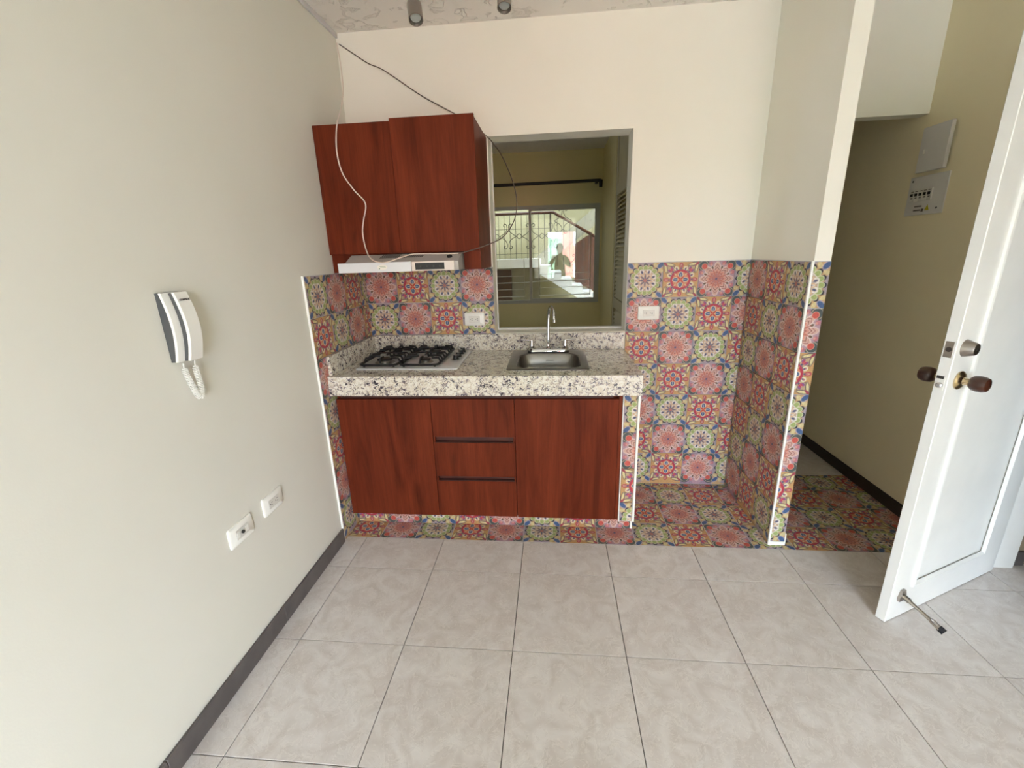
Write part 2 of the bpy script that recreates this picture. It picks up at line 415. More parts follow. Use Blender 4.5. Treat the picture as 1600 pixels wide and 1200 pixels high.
# ------------------------------------------------------------------ geometry helpers
def W(o):
    m = o.matrix_basis.copy()
    while o.parent: o = o.parent; m = o.matrix_basis @ m
    return m
def box(bm, x0, x1, y0, y1, z0, z1, bev=0.0, seg=1):
    n0 = len(bm.verts)
    r = bmesh.ops.create_cube(bm, size=1.0)
    for v in r['verts']:
        v.co = Vector((x0 + (v.co.x + .5) * (x1 - x0), y0 + (v.co.y + .5) * (y1 - y0), z0 + (v.co.z + .5) * (z1 - z0)))
    if bev:
        es = list({e for v in r['verts'] for e in v.link_edges})
        bmesh.ops.bevel(bm, geom=es, offset=bev, segments=seg, affect='EDGES', profile=0.5)
def frame_of(d):
    d = Vector(d).normalized(); u = d.orthogonal().normalized(); return u, d.cross(u), d
def lathe(bm, prof, org, axis, seg=20):       # prof: (radius, height) along the axis
    u, v, d = frame_of(axis); org = Vector(org); rings = []
    for r, h in prof:
        rings.append([bm.verts.new(org + d * h + (u * math.cos(2 * PI * i / seg) + v * math.sin(2 * PI * i / seg)) * max(r, 1e-5)) for i in range(seg)])
    for a, b in zip(rings, rings[1:]):
        for i in range(seg): bm.faces.new((a[i], a[(i + 1) % seg], b[(i + 1) % seg], b[i]))
    bm.faces.new(rings[0][::-1]); bm.faces.new(rings[-1])
def tube(bm, pts, r, seg=8, closed=False, flat=None):
    pts = [Vector(p) for p in pts]; n = len(pts); rings = []
    t0 = (pts[1] - pts[0]).normalized(); u = t0.orthogonal().normalized()
    for i, p in enumerate(pts):
        if closed: t = pts[(i + 1) % n] - pts[i - 1]
        else: t = pts[min(i + 1, n - 1)] - pts[max(i - 1, 0)]
        t = t.normalized(); u = (u - t * u.dot(t)).normalized(); v = t.cross(u)
        rr = r[i] if isinstance(r, (list, tuple)) else r
        rings.append([bm.verts.new(p + (u * math.cos(2 * PI * k / seg) + v * math.sin(2 * PI * k / seg)) * rr) for k in range(seg)])
    for i in range(n if closed else n - 1):
        a, b = rings[i], rings[(i + 1) % n]
        for k in range(seg): bm.faces.new((a[k], a[(k + 1) % seg], b[(k + 1) % seg], b[k]))
    if not closed: bm.faces.new(rings[0][::-1]); bm.faces.new(rings[-1])
def smooth_path(pts, sub=6):
    P = [Vector(p) for p in pts]; out = []
    for i in range(len(P) - 1):
        p0, p1, p2, p3 = P[max(i - 1, 0)], P[i], P[i + 1], P[min(i + 2, len(P) - 1)]
        for k in range(sub):
            t = k / sub
            out.append(0.5 * ((2 * p1) + (p2 - p0) * t + (2 * p0 - 5 * p1 + 4 * p2 - p3) * t * t + (3 * p1 - p0 - 3 * p2 + p3) * t ** 3))
    out.append(P[-1]); return out
def prism(bm, poly, fn, a, b):        # poly in 2D, fn(p, q, h) -> 3D
    lo = [bm.verts.new(fn(p, q, a)) for p, q in poly]; hi = [bm.verts.new(fn(p, q, b)) for p, q in poly]
    n = len(poly)
    bm.faces.new(lo[::-1]); bm.faces.new(hi)
    for i in range(n): bm.faces.new((lo[i], lo[(i + 1) % n], hi[(i + 1) % n], hi[i]))
def loft(bm, loops, cap0=False, cap1=False):
    rs = [[bm.verts.new(p) for p in l] for l in loops]; n = len(rs[0])
    for a, b in zip(rs, rs[1:]):
        for i in range(n): bm.faces.new((a[i], a[(i + 1) % n], b[(i + 1) % n], b[i]))
    if cap0: bm.faces.new(rs[0][::-1])
    if cap1: bm.faces.new(rs[-1])
def rrect(x0, x1, y0, y1, z, r, k=6):
    out = []
    for cx, cy, a0 in ((x1 - r, y1 - r, 0), (x0 + r, y1 - r, 90), (x0 + r, y0 + r, 180), (x1 - r, y0 + r, 270)):
        for i in range(k + 1):
            a = R(a0 + 90 * i / k); out.append((cx + r * math.cos(a), cy + r * math.sin(a), z))
    return out

def link(name, bm, mat, parent=None, smooth=False, local=False, recalc=True):
    if parent is not None and not local: bm.transform(W(parent).inverted())
    if recalc: bmesh.ops.recalc_face_normals(bm, faces=bm.faces)
    me = bpy.data.meshes.new(name); bm.to_mesh(me); bm.free()
    me.materials.append(mat)
    if smooth:
        me.shade_smooth()
        try: me.set_sharp_from_angle(angle=R(38))
        except Exception: pass
    o = bpy.data.objects.new(name, me); COL.objects.link(o)
    if parent is not None: o.parent = parent
    return o
def B(*boxes, bev=0.0):
    bm = bmesh.new()
    for b in boxes: box(bm, *b, bev=bev)
    return bm
def tag(o, label, cat, group=None):
    o['label'] = label; o['category'] = cat
    if group: o['group'] = group
    return o
def thing(name, label, cat, loc, rotz=0, group=None):
    o = bpy.data.objects.new(name, None); COL.objects.link(o)
    o.location = loc; o.rotation_euler = (0, 0, rotz)
    o.empty_display_size = 0.1
    bpy.context.view_layer.update()
    return tag(o, label, cat, group)
def struct(name, bm, mat, label=None):
    o = link(name, bm, mat); o['kind'] = 'structure'
    if label: o['label'] = label
    return o
def text_bm(txt, size, org, u, v, mat_thick=0.0004):
    cu = bpy.data.curves.new('lettering', 'FONT'); cu.body = txt; cu.size = size; cu.align_x = 'CENTER'; cu.extrude = mat_thick
    ob = bpy.data.objects.new('lettering', cu); COL.objects.link(ob)
    dg = bpy.context.evaluated_depsgraph_get(); me = bpy.data.meshes.new_from_object(ob.evaluated_get(dg))
    bm = bmesh.new(); bm.from_mesh(me)
    bpy.data.objects.remove(ob); bpy.data.meshes.remove(me); bpy.data.curves.remove(cu)
    u = Vector(u); v = Vector(v); n = u.cross(v); org = Vector(org)
    for vt in bm.verts: vt.co = org + u * vt.co.x + v * vt.co.y + n * vt.co.z
    return bm

# ------------------------------------------------------------------ room shell
ZC = 2.654
FAR = 3.08
# wall_left
wall_left = struct('wall_left', B((-0.15, 0, -6.4, 0.0, 0, ZC)), M['paint_l_toned'], 'pale plain wall running along the left of the kitchen')
# wall_back with the pass-through opening x .80-1.59, z 1.026-2.12
wall_back = struct('wall_back', B((-1.3, 0.80, 0, 0.15, 0, ZC), (1.59, 2.345, 0, 0.15, 0, ZC), (0.80, 1.59, 0, 0.15, 0, 1.024), (0.80, 1.59, 0, 0.15, 2.12, ZC)), M['paint'], 'cream back wall of the kitchen with a rectangular pass-through opening')
partition = struct('wall_middle', B((2.276, 2.345, -0.6227, 0, 0, ZC)), M['paint'], 'thin cream partition wall between the kitchen niche and the hallway')
wall_right = struct('wall_right', B((3.11, 3.31, -0.72, 2.4, 0, ZC), (3.11, 3.31, -1.68, -0.72, 2.12, ZC), (3.11, 3.31, -6.4, -1.68, 0, ZC)), M['paint_bounce'], 'cream right-hand wall with the electrical panel and the entrance doorway')
wall_front = struct('wall_front', B((-0.15, 1.00, -6.55, -6.4, 0, ZC), (3.10, 3.31, -6.55, -6.4, 0, ZC), (1.00, 3.10, -6.55, -6.4, 2.16, ZC)), M['paint'])
beam = struct('trim_1', B((2.345, 3.11, 0.08, 0.16, 2.128, ZC)), M['paint'], 'cream lintel spanning the top of the hallway')
struct('wall_hallway_left', B((2.2, 2.345, 0.15, 2.4, 0, ZC)), M['paint'])
struct('wall_hallway_end', B((2.2, 3.31, 2.25, 2.4, 0, ZC)), M['paint'])
# exterior corridor beyond the entrance doorway
struct('wall_corridor', B((3.31, 5.0, -0.72, -0.57, 0, ZC), (4.9, 5.0, -3.0, -0.72, 0, ZC), (3.31, 5.0, -3.1, -3.0, 0, ZC)), M['paint_shaded'])
ceiling = struct('ceiling', B((-1.3, 5.0, -6.55, 3.23, ZC, ZC + 0.12)), M['ceil'], 'rough textured plaster ceiling')
# bedroom beyond the opening
bx1 = 1.76
wfar = struct('wall_bedroom_far', B((-1.3, 0.40, FAR, FAR + .15, 0, ZC), (1.735, 2.345, FAR, FAR + .15, 0, ZC), (0.40, 1.735, FAR, FAR + .15, 0, 0.875), (0.40, 1.735, FAR, FAR + .15, 2.058, ZC)), M['paint_far'], 'tan far wall of the bedroom seen through the opening')
struct('wall_bedroom_right', B((bx1, 1.9, 1.95, FAR, 0, ZC), (bx1, 1.9, 0.15, 0.95, 0, ZC), (bx1 + .05, 1.9, 0.95, 1.95, 0, ZC)), M['paint_far'])
struct('wall_bedroom_left', B((-1.45, -1.3, 0, 1.3, 0, ZC), (-1.45, -1.3, 1.6, FAR + .15, 0, ZC), (-1.45, -1.3, 1.3, 1.6, 0, 1.4), (-1.45, -1.3, 1.3, 1.6, 1.8, ZC)), M['paint_far'])  # small unseen opening added to let more daylight into the bedroom

# floor slab and floor tiles
floor = struct('floor', B((-1.3, 5.0, -6.55, 3.23, -0.12, -0.008)), M['floor_grout'], 'floor of pale veined tiles with a patterned tile strip along the kitchen')

def tile_mesh(w, h, th, mat, u0=0, v0=0, T=0.2, gap=0.0015, bev=0.0010):
    bm = bmesh.new(); uvl = bm.loops.layers.uv.new('UVMap')
    g = gap
    lo = [(g, g), (w - g, g), (w - g, h - g), (g, h - g)]
    i = g + bev
    hi = [(i, i), (w - i, i), (w - i, h - i), (i, h - i)]
    r0 = [bm.verts.new((x, y, 0)) for x, y in lo]; r1 = [bm.verts.new((x, y, th - bev * .6)) for x, y in lo]; r2 = [bm.verts.new((x, y, th)) for x, y in hi]
    fs = [bm.faces.new(r2)]
    for a, b in ((r0, r1), (r1, r2)):
        for k in range(4): fs.append(bm.faces.new((a[k], a[(k + 1) % 4], b[(k + 1) % 4], b[k])))
    for f in fs:
        for l in f.loops: l[uvl].uv = (u0 + l.vert.co.x / T, v0 + l.vert.co.y / T)
    me = bpy.data.meshes.new('tile'); bm.to_mesh(me); bm.free(); me.materials.append(mat); return me
CACHE = {}
def put_tile(name, parent, org, u, v, w, h, mat, th=0.008, u0=0.0, v0=0.0, T=0.2):
    key = (mat.name, round(w, 4), round(h, 4), th, round(u0, 3), round(v0, 3))
    if key not in CACHE: CACHE[key] = tile_mesh(w, h, th, mat, u0, v0, T)
    o = bpy.data.objects.new(name, CACHE[key]); COL.objects.link(o)
    u = Vector(u); v = Vector(v); n = u.cross(v)
    m = Matrix((u, v, n)).transposed().to_4x4()
    m.translation = Vector(org) + n * random.uniform(0, 0.0005)
    o.parent = parent
    o.matrix_basis = W(parent).inverted() @ m
    return o
def print_tile(name, parent, org, u, v, w, h, kind, u0=0.0, v0=0.0, th=0.008, T=0.2):
    return put_tile(name, parent, org, u, v, w, h, M['print'][kind % 3], th, u0, v0, T)

# plain floor tiles: pitch .4379, lines x=.118+.4379i, y=-.9088-.4379j
S = 0.4379
FY0 = -0.665           # near edge of the patterned strip
xs = [0.0, 0.118] + [0.118 + S * i for i in range(1, 8)]
ys = [FY0, -0.9088] + [-0.9088 - S * j for j in range(1, 5)]
for j in range(len(ys) - 1):
    for i in range(len(xs) - 1):
        x0, x1 = xs[i], xs[i + 1]; y1, y0 = ys[j], ys[j + 1]
        put_tile('floor_tile', floor, (x0, y0, -0.008), (1, 0, 0), (0, 1, 0), x1 - x0, y1 - y0, M['floor_tile'], T=S)
x0 = xs[-1]
for j in range(len(ys) - 1):   # tiles running on under the doorway
    put_tile('floor_tile', floor, (x0, ys[j + 1], -0.008), (1, 0, 0), (0, 1, 0), S, ys[j] - ys[j + 1], M['floor_tile'], T=S)
# rest of the floor out of the frame and deep in the hallway / bedroom
o = link('floor_tile', B((0.0, 3.62, -6.4, ys[-1] - .002, -0.008, 0), (3.622, 4.9, -3.0, -0.72, -0.008, 0)), M['floor_tile'], floor)
P4 = 0.202
for (xa, xb) in ((2.347, 2.73), (2.73, 3.11)):
    for k in range(3):
        put_tile('floor_tile', floor, (xa, FY0 + 4 * P4 + .0005 + k * .43, -0.008), (1, 0, 0), (0, 1, 0), xb - xa, .43, M['floor_tile'], T=S)
link('floor_tile', B((-1.3, bx1, 0.15, FAR, -0.008, 0)), M['floor_tile'], floor)
link('grout', B((0.0, 3.11, FY0, FY0 + 4 * P4, -0.0079, -0.001)), M['grout'], floor)
# patterned floor strip: 4 rows deep; columns start at x=-.01+.2k
for r in range(4):
    y0 = FY0 + r * P4
    for k in range(0, 16):
        x0 = -0.01 + 0.2 * k; x1 = x0 + 0.2; u0 = 0.0
        if r > 0 and k < 8: continue
        if k == 0: u0 = 0.05; x0 = 0.0
        if k == 15: x1 = 3.11
        h = P4; v0 = 0.0
        if r == 3 and k < 12: h = 0.0 - y0 - 0.008
        if x0 < 3.11:
            print_tile('patterned_floor_tile', floor, (x0, y0, -0.008), (1, 0, 0), (0, 1, 0), x1 - x0, h, k + 1 + r, u0, v0, 0.0085, 0.2)

# wall tiles -------------------------------------------------------------
Z0 = 0.0215      # bottom of the lowest full row
DZ = lambda j: 0.0195 if j == 6 else 0.0   # the lowest row is cut a little taller to reach the floor
T = 0.2
def backing(name, bx, parent, mat=None): return link(name, B(*bx), mat or M['grout'], parent)
# back wall, left run (between corner and opening): two rows
backing('grout', [(0.0, 0.80, -0.003, 0.0, 1.02, 1.4235)], wall_back)
for j in range(2):
    for i in range(4):
        print_tile('patterned_tile', wall_back, (T * i, 0.0, Z0 + 1.2 - j * T), (1, 0, 0), (0, 0, 1), T, T, 2 - i + j)
# niche (right of counter): seven rows, four columns (last one cut at the partition)
backing('grout', [(1.5922, 2.276, -0.003, 0.0, 0.0, 1.4235)], wall_back)
for j in range(7):
    for i in range(4):
        x0 = 1.5922 + T * i; x1 = min(x0 + T, 2.272)
        print_tile('patterned_tile', wall_back, (x0, 0.0, Z0 + 1.2 - j * T - DZ(j)), (1, 0, 0), (0, 0, 1), x1 - x0, T + DZ(j), i - j, 0, -DZ(j) / T)
for i in range(4):
    x0 = 1.5922 + T * i; x1 = min(x0 + T, 2.272)
# left wall: seven rows from y=-.70 into the corner
backing('grout', [(0.0, 0.003, -0.70, 0.0, 0.0, 1.4235)], wall_left)
for j in range(7):
    for i in range(4):
        y0 = -0.70 + T * i; w = min(T, -0.009 - y0)
        print_tile('patterned_tile', wall_left, (0.0, y0, Z0 + 1.2 - j * T - DZ(j)), (0, 1, 0), (0, 0, 1), w, T + DZ(j), j - i, 0, -DZ(j) / T)
link('edge_trim', B((0, 0.0095, -0.706, -0.7005, 0.0, 1.424)), M['white_trim'], wall_left)['label'] = 'white plastic edge strip'
# partition, face towards the counter
backing('grout', [(2.273, 2.276, -0.6227, 0.0, 0.0, 1.4235)], partition)
for j in range(7):
    for i in range(4):
        y0 = -0.6227 + T * i; w = min(T, -0.009 - y0)
        print_tile('patterned_tile', partition, (2.276, y0 + w, Z0 + 1.2 - j * T - DZ(j)), (0, -1, 0), (0, 0, 1), w, T + DZ(j), i - j, 1 - w / T, -DZ(j) / T)
# partition, front end: strips cut from the right-hand side of a tile
backing('grout', [(2.268, 2.345, -0.6257, -0.6227, 0.0, 1.4235)], partition)
for j in range(7):
    print_tile('patterned_tile', partition, (2.275, -0.6227, Z0 + 1.2 - j * T), (1, 0, 0), (0, 0, 1), 0.07, T, (0, 2, 1)[j % 3], 0.65)
link('edge_trim', B((2.2655, 2.2745, -0.632, -0.622, 0.0, 1.424), (2.2745, 2.3455, -0.6315, -0.6230, 0.0, 0.0205), (2.3452, 2.3500, -0.6315, -0.6100, 0.0, 0.07)), M['white_trim'], partition)['label'] = 'white plastic edge strip'

# baseboards
bb = struct('baseboard_left', B((0.0, 0.006, -6.4, -0.7065, 0, 0.078)), M['floor_grout'], 'grey tile baseboard along the left wall')
yy = -0.7075
for k in range(7):
    ye = [-1.262, -1.857, -2.45, -3.05, -3.65, -4.2, -6.4][k]
    link('baseboard_tile', B((0.0, 0.012, ye + .001, yy - .001, 0.0, 0.08), bev=0.002), M['baseboard'], bb); yy = ye
br = struct('baseboard_right', B((3.098, 3.11, -0.72, 2.25, 0, 0.075), bev=0.002), M['dark_base'], 'dark brown baseboard along the hallway wall')
link('baseboard_tile', B((3.312, 3.372, -0.735, -0.72, 0.0, 0.075), bev=0.002), M['baseboard'], br)['label'] = 'short grey piece at the doorway'

# ------------------------------------------------------------------ counter and cabinets
# masonry base with patterned plinth and end pillar
base = thing('counter_base', 'low masonry plinth and end pillar in patterned tiles under the granite counter', 'counter base', (0.8, -0.3, 0))
link('pillar', B((1.503, 1.583, -0.592, -0.0085, 0.095, 0.816)), M['grout'], base)
link('plinth', B((0.012, 1.588, -0.512, -0.0085, 0.001, 0.094)), M['grout'], base)
for i in range(8):
    x0 = -0.01 + T * i; x1 = min(x0 + T, 1.590); u0 = 0
    if i == 0: x0 = 0.012; u0 = 0.11
    print_tile('patterned_tile', base, (x0, -0.512, 0.0), (1, 0, 0), (0, 0, 1), x1 - x0, 0.088, i + 1, u0, 0.0)
for j in range(4):
    zt = 0.812 - T * j; zb = max(zt - T, 0.100)
    print_tile('patterned_tile', base, (1.506, -0.592, zb), (1, 0, 0), (0, 0, 1), 0.066, zt - zb, (0, 2, 1)[j % 3], 0.0, 1 - (zt - zb) / T)
link('edge_trim', B((1.573, 1.584, -0.602, -0.590, 0.098, 0.815), (1.500, 1.505, -0.602, -0.590, 0.098, 0.815), (1.580, 1.5905, -0.521, -0.511, 0.0, 0.09), (0.012, 1.58, -0.5215, -0.519, 0.088, 0.093)), M['white_trim'], base)['label'] = 'white edge strip'

# lower cabinet
cab = thing('base_cabinet', 'reddish-brown laminate base cabinet with two doors and three drawers', 'cabinet', (0.76, -0.3, 0.095))
link('carcass', B((0.020, 0.036, -0.582, -0.02, 0.108, 0.812), (1.482, 1.498, -0.598, -0.02, 0.108, 0.812), (0.036, 1.482, -0.582, -0.02, 0.108, 0.124), (0.515, 0.531, -0.578, -0.02, 0.124, 0.77), (0.951, 0.967, -0.578, -0.02, 0.124, 0.77), (0.036, 1.482, -0.56, -0.54, 0.77, 0.812), (0.036, 1.482, -0.03, -0.02, 0.124, 0.812)), M['wood'], cab)
link('door', B((0.021, 0.523, -0.6, -0.583, 0.108, 0.790), bev=0.001), M['wood'], cab)
link('door', B((0.961, 1.4805, -0.6, -0.583, 0.108, 0.790), bev=0.001), M['wood'], cab)
for za, zb in ((0.581, 0.790), (0.351, 0.547), (0.110, 0.323)):
    dr = link('drawer', B((0.526, 0.958, -0.6, -0.583, za, zb), bev=0.001), M['wood'], cab)
    if zb < 0.7:   # finger channel above the drawer front
        bm = bmesh.new()
        prism(bm, [(-0.600, zb + .001), (-0.597, zb + .001), (-0.575, zb - .006), (-0.572, zb - .004), (-0.572, zb + .030), (-0.574, zb + .030), (-0.574, zb + .002), (-0.597, zb + .004)], lambda p, q, h: (h, p, q), 0.535, 0.949)
        link('finger_pull', bm, M['wood_dark'], dr)
        for q in (0.527, 0.949): link('end_cap', B((q, q + .008, -0.599, -0.575, zb + .001, zb + .033)), M['wood'], dr)
link('finger_channel', B((0.04, 1.455, -0.584, -0.579, 0.765, 0.812)), M['wood_dark'], cab)

# granite counter: slab with sink cut-out, apron, splashes
ctr = thing('granite_counter', 'speckled grey granite countertop with a deep front apron and low splashback', 'countertop', (0.8, -0.3, 0.817))
bm = bmesh.new()
sx0, sx1, sy0, sy1 = 0.935, 1.322, -0.512, -0.135
for q in ((0.009, sx0, -0.61, -0.008), (sx1, 1.585, -0.61, -0.008), (sx0, sx1, -0.61, sy0), (sx0, sx1, sy1, -0.008)):
    box(bm, q[0], q[1], q[2], q[3], 0.893, 0.92)
link('slab', bm, M['granite'], ctr)
link('front_apron', B((0.009, 1.585, -0.632, -0.6102, 0.817, 0.9205), bev=0.0015), M['granite'], ctr)
link('splashback', B((0.009, 1.580, -0.026, -0.0086, 0.9205, 1.021), bev=0.0015), M['granite'], ctr)
link('side_splash', B((0.0089, 0.026, -0.612, -0.0265, 0.9205, 1.021), bev=0.0015), M['granite'], ctr)
link('joint', B((1.1275, 1.1285, -0.6325, -0.531, 0.9203, 0.9207)), M['grout'], ctr)['label'] = 'thin pale seam in front of the sink'

# sink
sink = thing('kitchen_sink', 'stainless steel drop-in sink set into the granite counter', 'sink', (1.13, -0.3, 0.92))
bm = bmesh.new()
L = [rrect(0.914, 1.342, -0.530, -0.060, 0.9206, 0.03), rrect(0.914, 1.342, -0.530, -0.060, 0.9235, 0.03), rrect(0.922, 1.334, -0.522, -0.068, 0.9262, 0.028),
     rrect(0.940, 1.316, -0.506, -0.092, 0.9240, 0.05), rrect(0.958, 1.306, -0.497, -0.150, 0.9240, 0.075), rrect(0.963, 1.301, -0.492, -0.155, 0.9190, 0.072),
     rrect(0.970, 1.294, -0.484, -0.163, 0.86, 0.07), rrect(0.978, 1.286, -0.476, -0.171, 0.80, 0.07), rrect(0.998, 1.266, -0.456, -0.191, 0.772, 0.06), rrect(1.09, 1.17, -0.36, -0.28, 0.768, 0.0399)]
loft(bm, L, cap1=True)
link('bowl', bm, M['steel_dull'], sink, smooth=True)
bm = bmesh.new(); lathe(bm, [(0.042, 0), (0.042, 0.003), (0.036, 0.004), (0.030, 0.001), (0.001, 0.001)], (1.13, -0.32, 0.768), (0, 0, 1), 24)
link('drain', bm, M['chrome'], sink, smooth=True)
link('maker_stamp', B((1.115, 1.158, -0.1640, -0.1625, 0.884, 0.888)), M['print_grey'], sink)

# faucet
fc = thing('kitchen_faucet', 'chrome gooseneck faucet with two lever handles behind the sink', 'faucet', (1.128, -0.105, 0.9265))
bm = bmesh.new()
loft(bm, [rrect(1.010, 1.246, -0.133, -0.083, 0.9275, 0.0249), rrect(1.010, 1.246, -0.133, -0.083, 0.938, 0.0249), rrect(1.018, 1.238, -0.126, -0.090, 0.947, 0.0179)], cap0=True, cap1=True)
link('base_bar', bm, M['chrome'], fc, smooth=True)
link('gasket', B((1.006, 1.250, -0.136, -0.082, 0.9265, 0.9275)), M['rubber'], fc)
for sgn, hx in ((-1, 1.030), (1, 1.228)):
    bm = bmesh.new(); lathe(bm, [(0.019, 0), (0.019, 0.004), (0.015, 0.007), (0.0155, 0.012), (0.012, 0.04), (0.010, 0.046), (0.0105, 0.049), (0.008, 0.056), (0.002, 0.058)], (hx, -0.108, 0.944), (0, 0, 1), 20)
    h = link('valve', bm, M['chrome'], fc, smooth=True)
    bm = bmesh.new(); tube(bm, [(hx - sgn * .006, -0.108, 0.996), (hx + sgn * .02, -0.110, 0.998), (hx + sgn * .045, -0.112, 0.999), (hx + sgn * .064, -0.113, 0.999)], [0.0065, 0.0055, 0.0048, 0.0055], 10)
    link('lever', bm, M['chrome'], h, smooth=True)
bm = bmesh.new(); lathe(bm, [(0.014, 0), (0.014, 0.006), (0.010, 0.010), (0.0105, 0.026), (0.007, 0.032)], (1.128, -0.108, 0.945), (0, 0, 1), 20)
link('spout_collar', bm, M['chrome'], fc, smooth=True)
sp = [(1.128, -0.108, 0.965), (1.128, -0.107, 1.03), (1.129, -0.106, 1.09), (1.132, -0.108, 1.14)]
for i in range(1, 10):
    a = PI * i / 9.0
    sp.append((1.132 + 0.030 * (1 - math.cos(a)) / 2, -0.108 - 0.052 * (1 - math.cos(a)) / 1.0, 1.14 + 0.058 * math.sin(a)))
sp.append((1.164, -0.213, 1.122))
bm = bmesh.new(); tube(bm, smooth_path(sp, 3), 0.0086, 12)
spt = link('spout', bm, M['chrome'], fc, smooth=True)
bm = bmesh.new(); lathe(bm, [(0.0095, 0), (0.0095, 0.014), (0.0075, 0.018)], (1.164, -0.213, 1.117), (0, 0, 1), 16)
link('aerator', bm, M['chrome'], spt, smooth=True)

# gas hob
hob = thing('gas_hob', 'stainless steel four-burner gas hob with black grates and side knobs', 'hob', (0.38, -0.28, 0.92))
bm = bmesh.new()
loft(bm, [rrect(0.100, 0.655, -0.500, -0.045, 0.9206, 0.012, 4), rrect(0.100, 0.655, -0.500, -0.045, 0.926, 0.012, 4), rrect(0.106, 0.649, -0.494, -0.051, 0.930, 0.010, 4)], cap0=True, cap1=True)
link('hob_plate', bm, M['hob_steel'], hob, smooth=True)
for bx, by, rb in ((0.215, -0.365, 0.042), (0.448, -0.365, 0.030), (0.215, -0.150, 0.030), (0.448, -0.150, 0.036)):
    bm = bmesh.new(); lathe(bm, [(rb + .014, 0), (rb + .012, 0.003), (rb * .75, 0.004), (rb * .8, 0.014), (0.01, 0.014)], (bx, by, 0.930), (0, 0, 1), 24)
    bn = link('burner', bm, M['steel'], hob, smooth=True)
    bm = bmesh.new(); lathe(bm, [(rb * .8, 0), (rb, 0.002), (rb, 0.006), (rb * .85, 0.009), (0.002, 0.009)], (bx, by, 0.944), (0, 0, 1), 24)
    link('burner_cap', bm, M['black_iron'], bn, smooth=True)
for gx0, gx1 in ((0.118, 0.322), (0.338, 0.548)):
    bm = bmesh.new()
    gy0, gy1 = -0.485, -0.062
    ring = [(x, y, 0.944) for x, y, z in rrect(gx0, gx1, gy0, gy1, 0, 0.03, 4)]
    tube(bm, ring, 0.0068, 6, closed=True)
    for fx in (gx0 + .02, gx1 - .02):
        for fy in (gy0 + .015, gy1 - .015): lathe(bm, [(0.006, 0), (0.005, 0.014)], (fx, fy, 0.9302), (0, 0, 1), 8)
    cx = (gx0 + gx1) / 2
    for cy in (-0.365, -0.150):
        for dx, dy in ((1, 0), (-1, 0), (0, 1), (0, -1)):
            ex = (gx1 - cx) if dx else 0.085
            a = Vector((cx + dx * ex, cy + dy * ex, 0.944)); b = Vector((cx + dx * .030, cy + dy * .030, 0.968))
            c = Vector((cx + dx * (ex - .012), cy + dy * (ex - .012), 0.966))
            tube(bm, [a, c, (b + c) / 2 + Vector((0, 0, .002)), b], 0.0062, 6)
        for dy in (-0.05, 0.05):
            for s in (-1, 1):
                a = Vector((cx + s * (gx1 - cx), cy + dy, 0.944)); c = a + Vector((-s * .010, 0, .022)); b = c + Vector((-s * .038, 0, .002))
                tube(bm, [a, c, b], 0.0062, 6)
    tube(bm, [(gx0, -0.258, 0.944), (gx0 + .012, -0.258, 0.962), (gx1 - .012, -0.258, 0.962), (gx1, -0.258, 0.944)], 0.005, 6)
    link('grate', bm, M['black_iron'], hob, smooth=True)
for ky in (-0.300, -0.228, -0.158, -0.100):
    bm = bmesh.new(); lathe(bm, [(0.019, 0), (0.019, 0.004), (0.015, 0.007), (0.014, 0.021), (0.012, 0.024), (0.001, 0.024)], (0.606, ky, 0.930), (0, 0, 1), 20)
    kn = link('knob', bm, M['black'], hob, smooth=True)
    bm = bmesh.new(); lathe(bm, [(0.010, 0), (0.010, 0.0012), (0.001, 0.0012)], (0.606, ky, 0.954), (0, 0, 1), 16)
    link('knob_disc', bm, M['steel'], kn, smooth=True)

# upper cabinet
uc = thing('wall_cabinet', 'reddish-brown laminate wall cabinet with two doors above the range hood', 'cabinet', (0.4, -0.2, 1.42))
link('carcass', B((0.002, 0.018, -0.386, -0.0005, 1.424, 2.115), (0.774, 0.792, -0.392, -0.0005, 1.424, 2.115), (0.018, 0.774, -0.386, -0.0005, 2.097, 2.115), (0.018, 0.774, -0.386, -0.0005, 1.512, 1.528), (0.018, 0.774, -0.02, -0.0005, 1.528, 2.097),
     (0.018, 0.105, -0.386, -0.370, 1.424, 1.512), (0.705, 0.774, -0.386, -0.370, 1.424, 1.512)), M['wood'], uc)
link('door', B((0.002, 0.384, -0.406, -0.388, 1.517, 2.115), bev=0.001), M['wood'], uc)
link('door', B((0.387, 0.792, -0.412, -0.3935, 1.515, 2.125), bev=0.001), M['wood'], uc)

# range hood
hd = thing('range_hood', 'slim white range hood with a black control strip under the wall cabinet', 'range hood', (0.4, -0.3, 1.42))
bm = bmesh.new()
prism(bm, [(-0.494, 1.426), (-0.494, 1.470), (-0.405, 1.5095), (-0.03, 1.5095), (-0.03, 1.426)], lambda p, q, h: (h, p, q), 0.116, 0.696)
link('hood_body', bm, M['hood_top'], hd)
link('visor', B((0.086, 0.4615, -0.508, -0.4945, 1.425, 1.473), bev=0.002), M['hood_white'], hd)['label'] = 'white pull-out visor on the left'
cp = link('control_panel', B((0.4635, 0.677, -0.506, -0.4945, 1.426, 1.472), bev=0.002), M['hood_beige'], hd)
link('display', B((0.482, 0.628, -0.5075, -0.5055, 1.4325, 1.4645)), M['black'], cp)
for s in range(4):
    bm = bmesh.new(); lathe(bm, [(0.004, 0), (0.0035, 0.0012)], (0.51 + s * .032, -0.5076, 1.448), (0, -1, 0), 12)
    link('button', bm, M['slot'], cp, smooth=True)
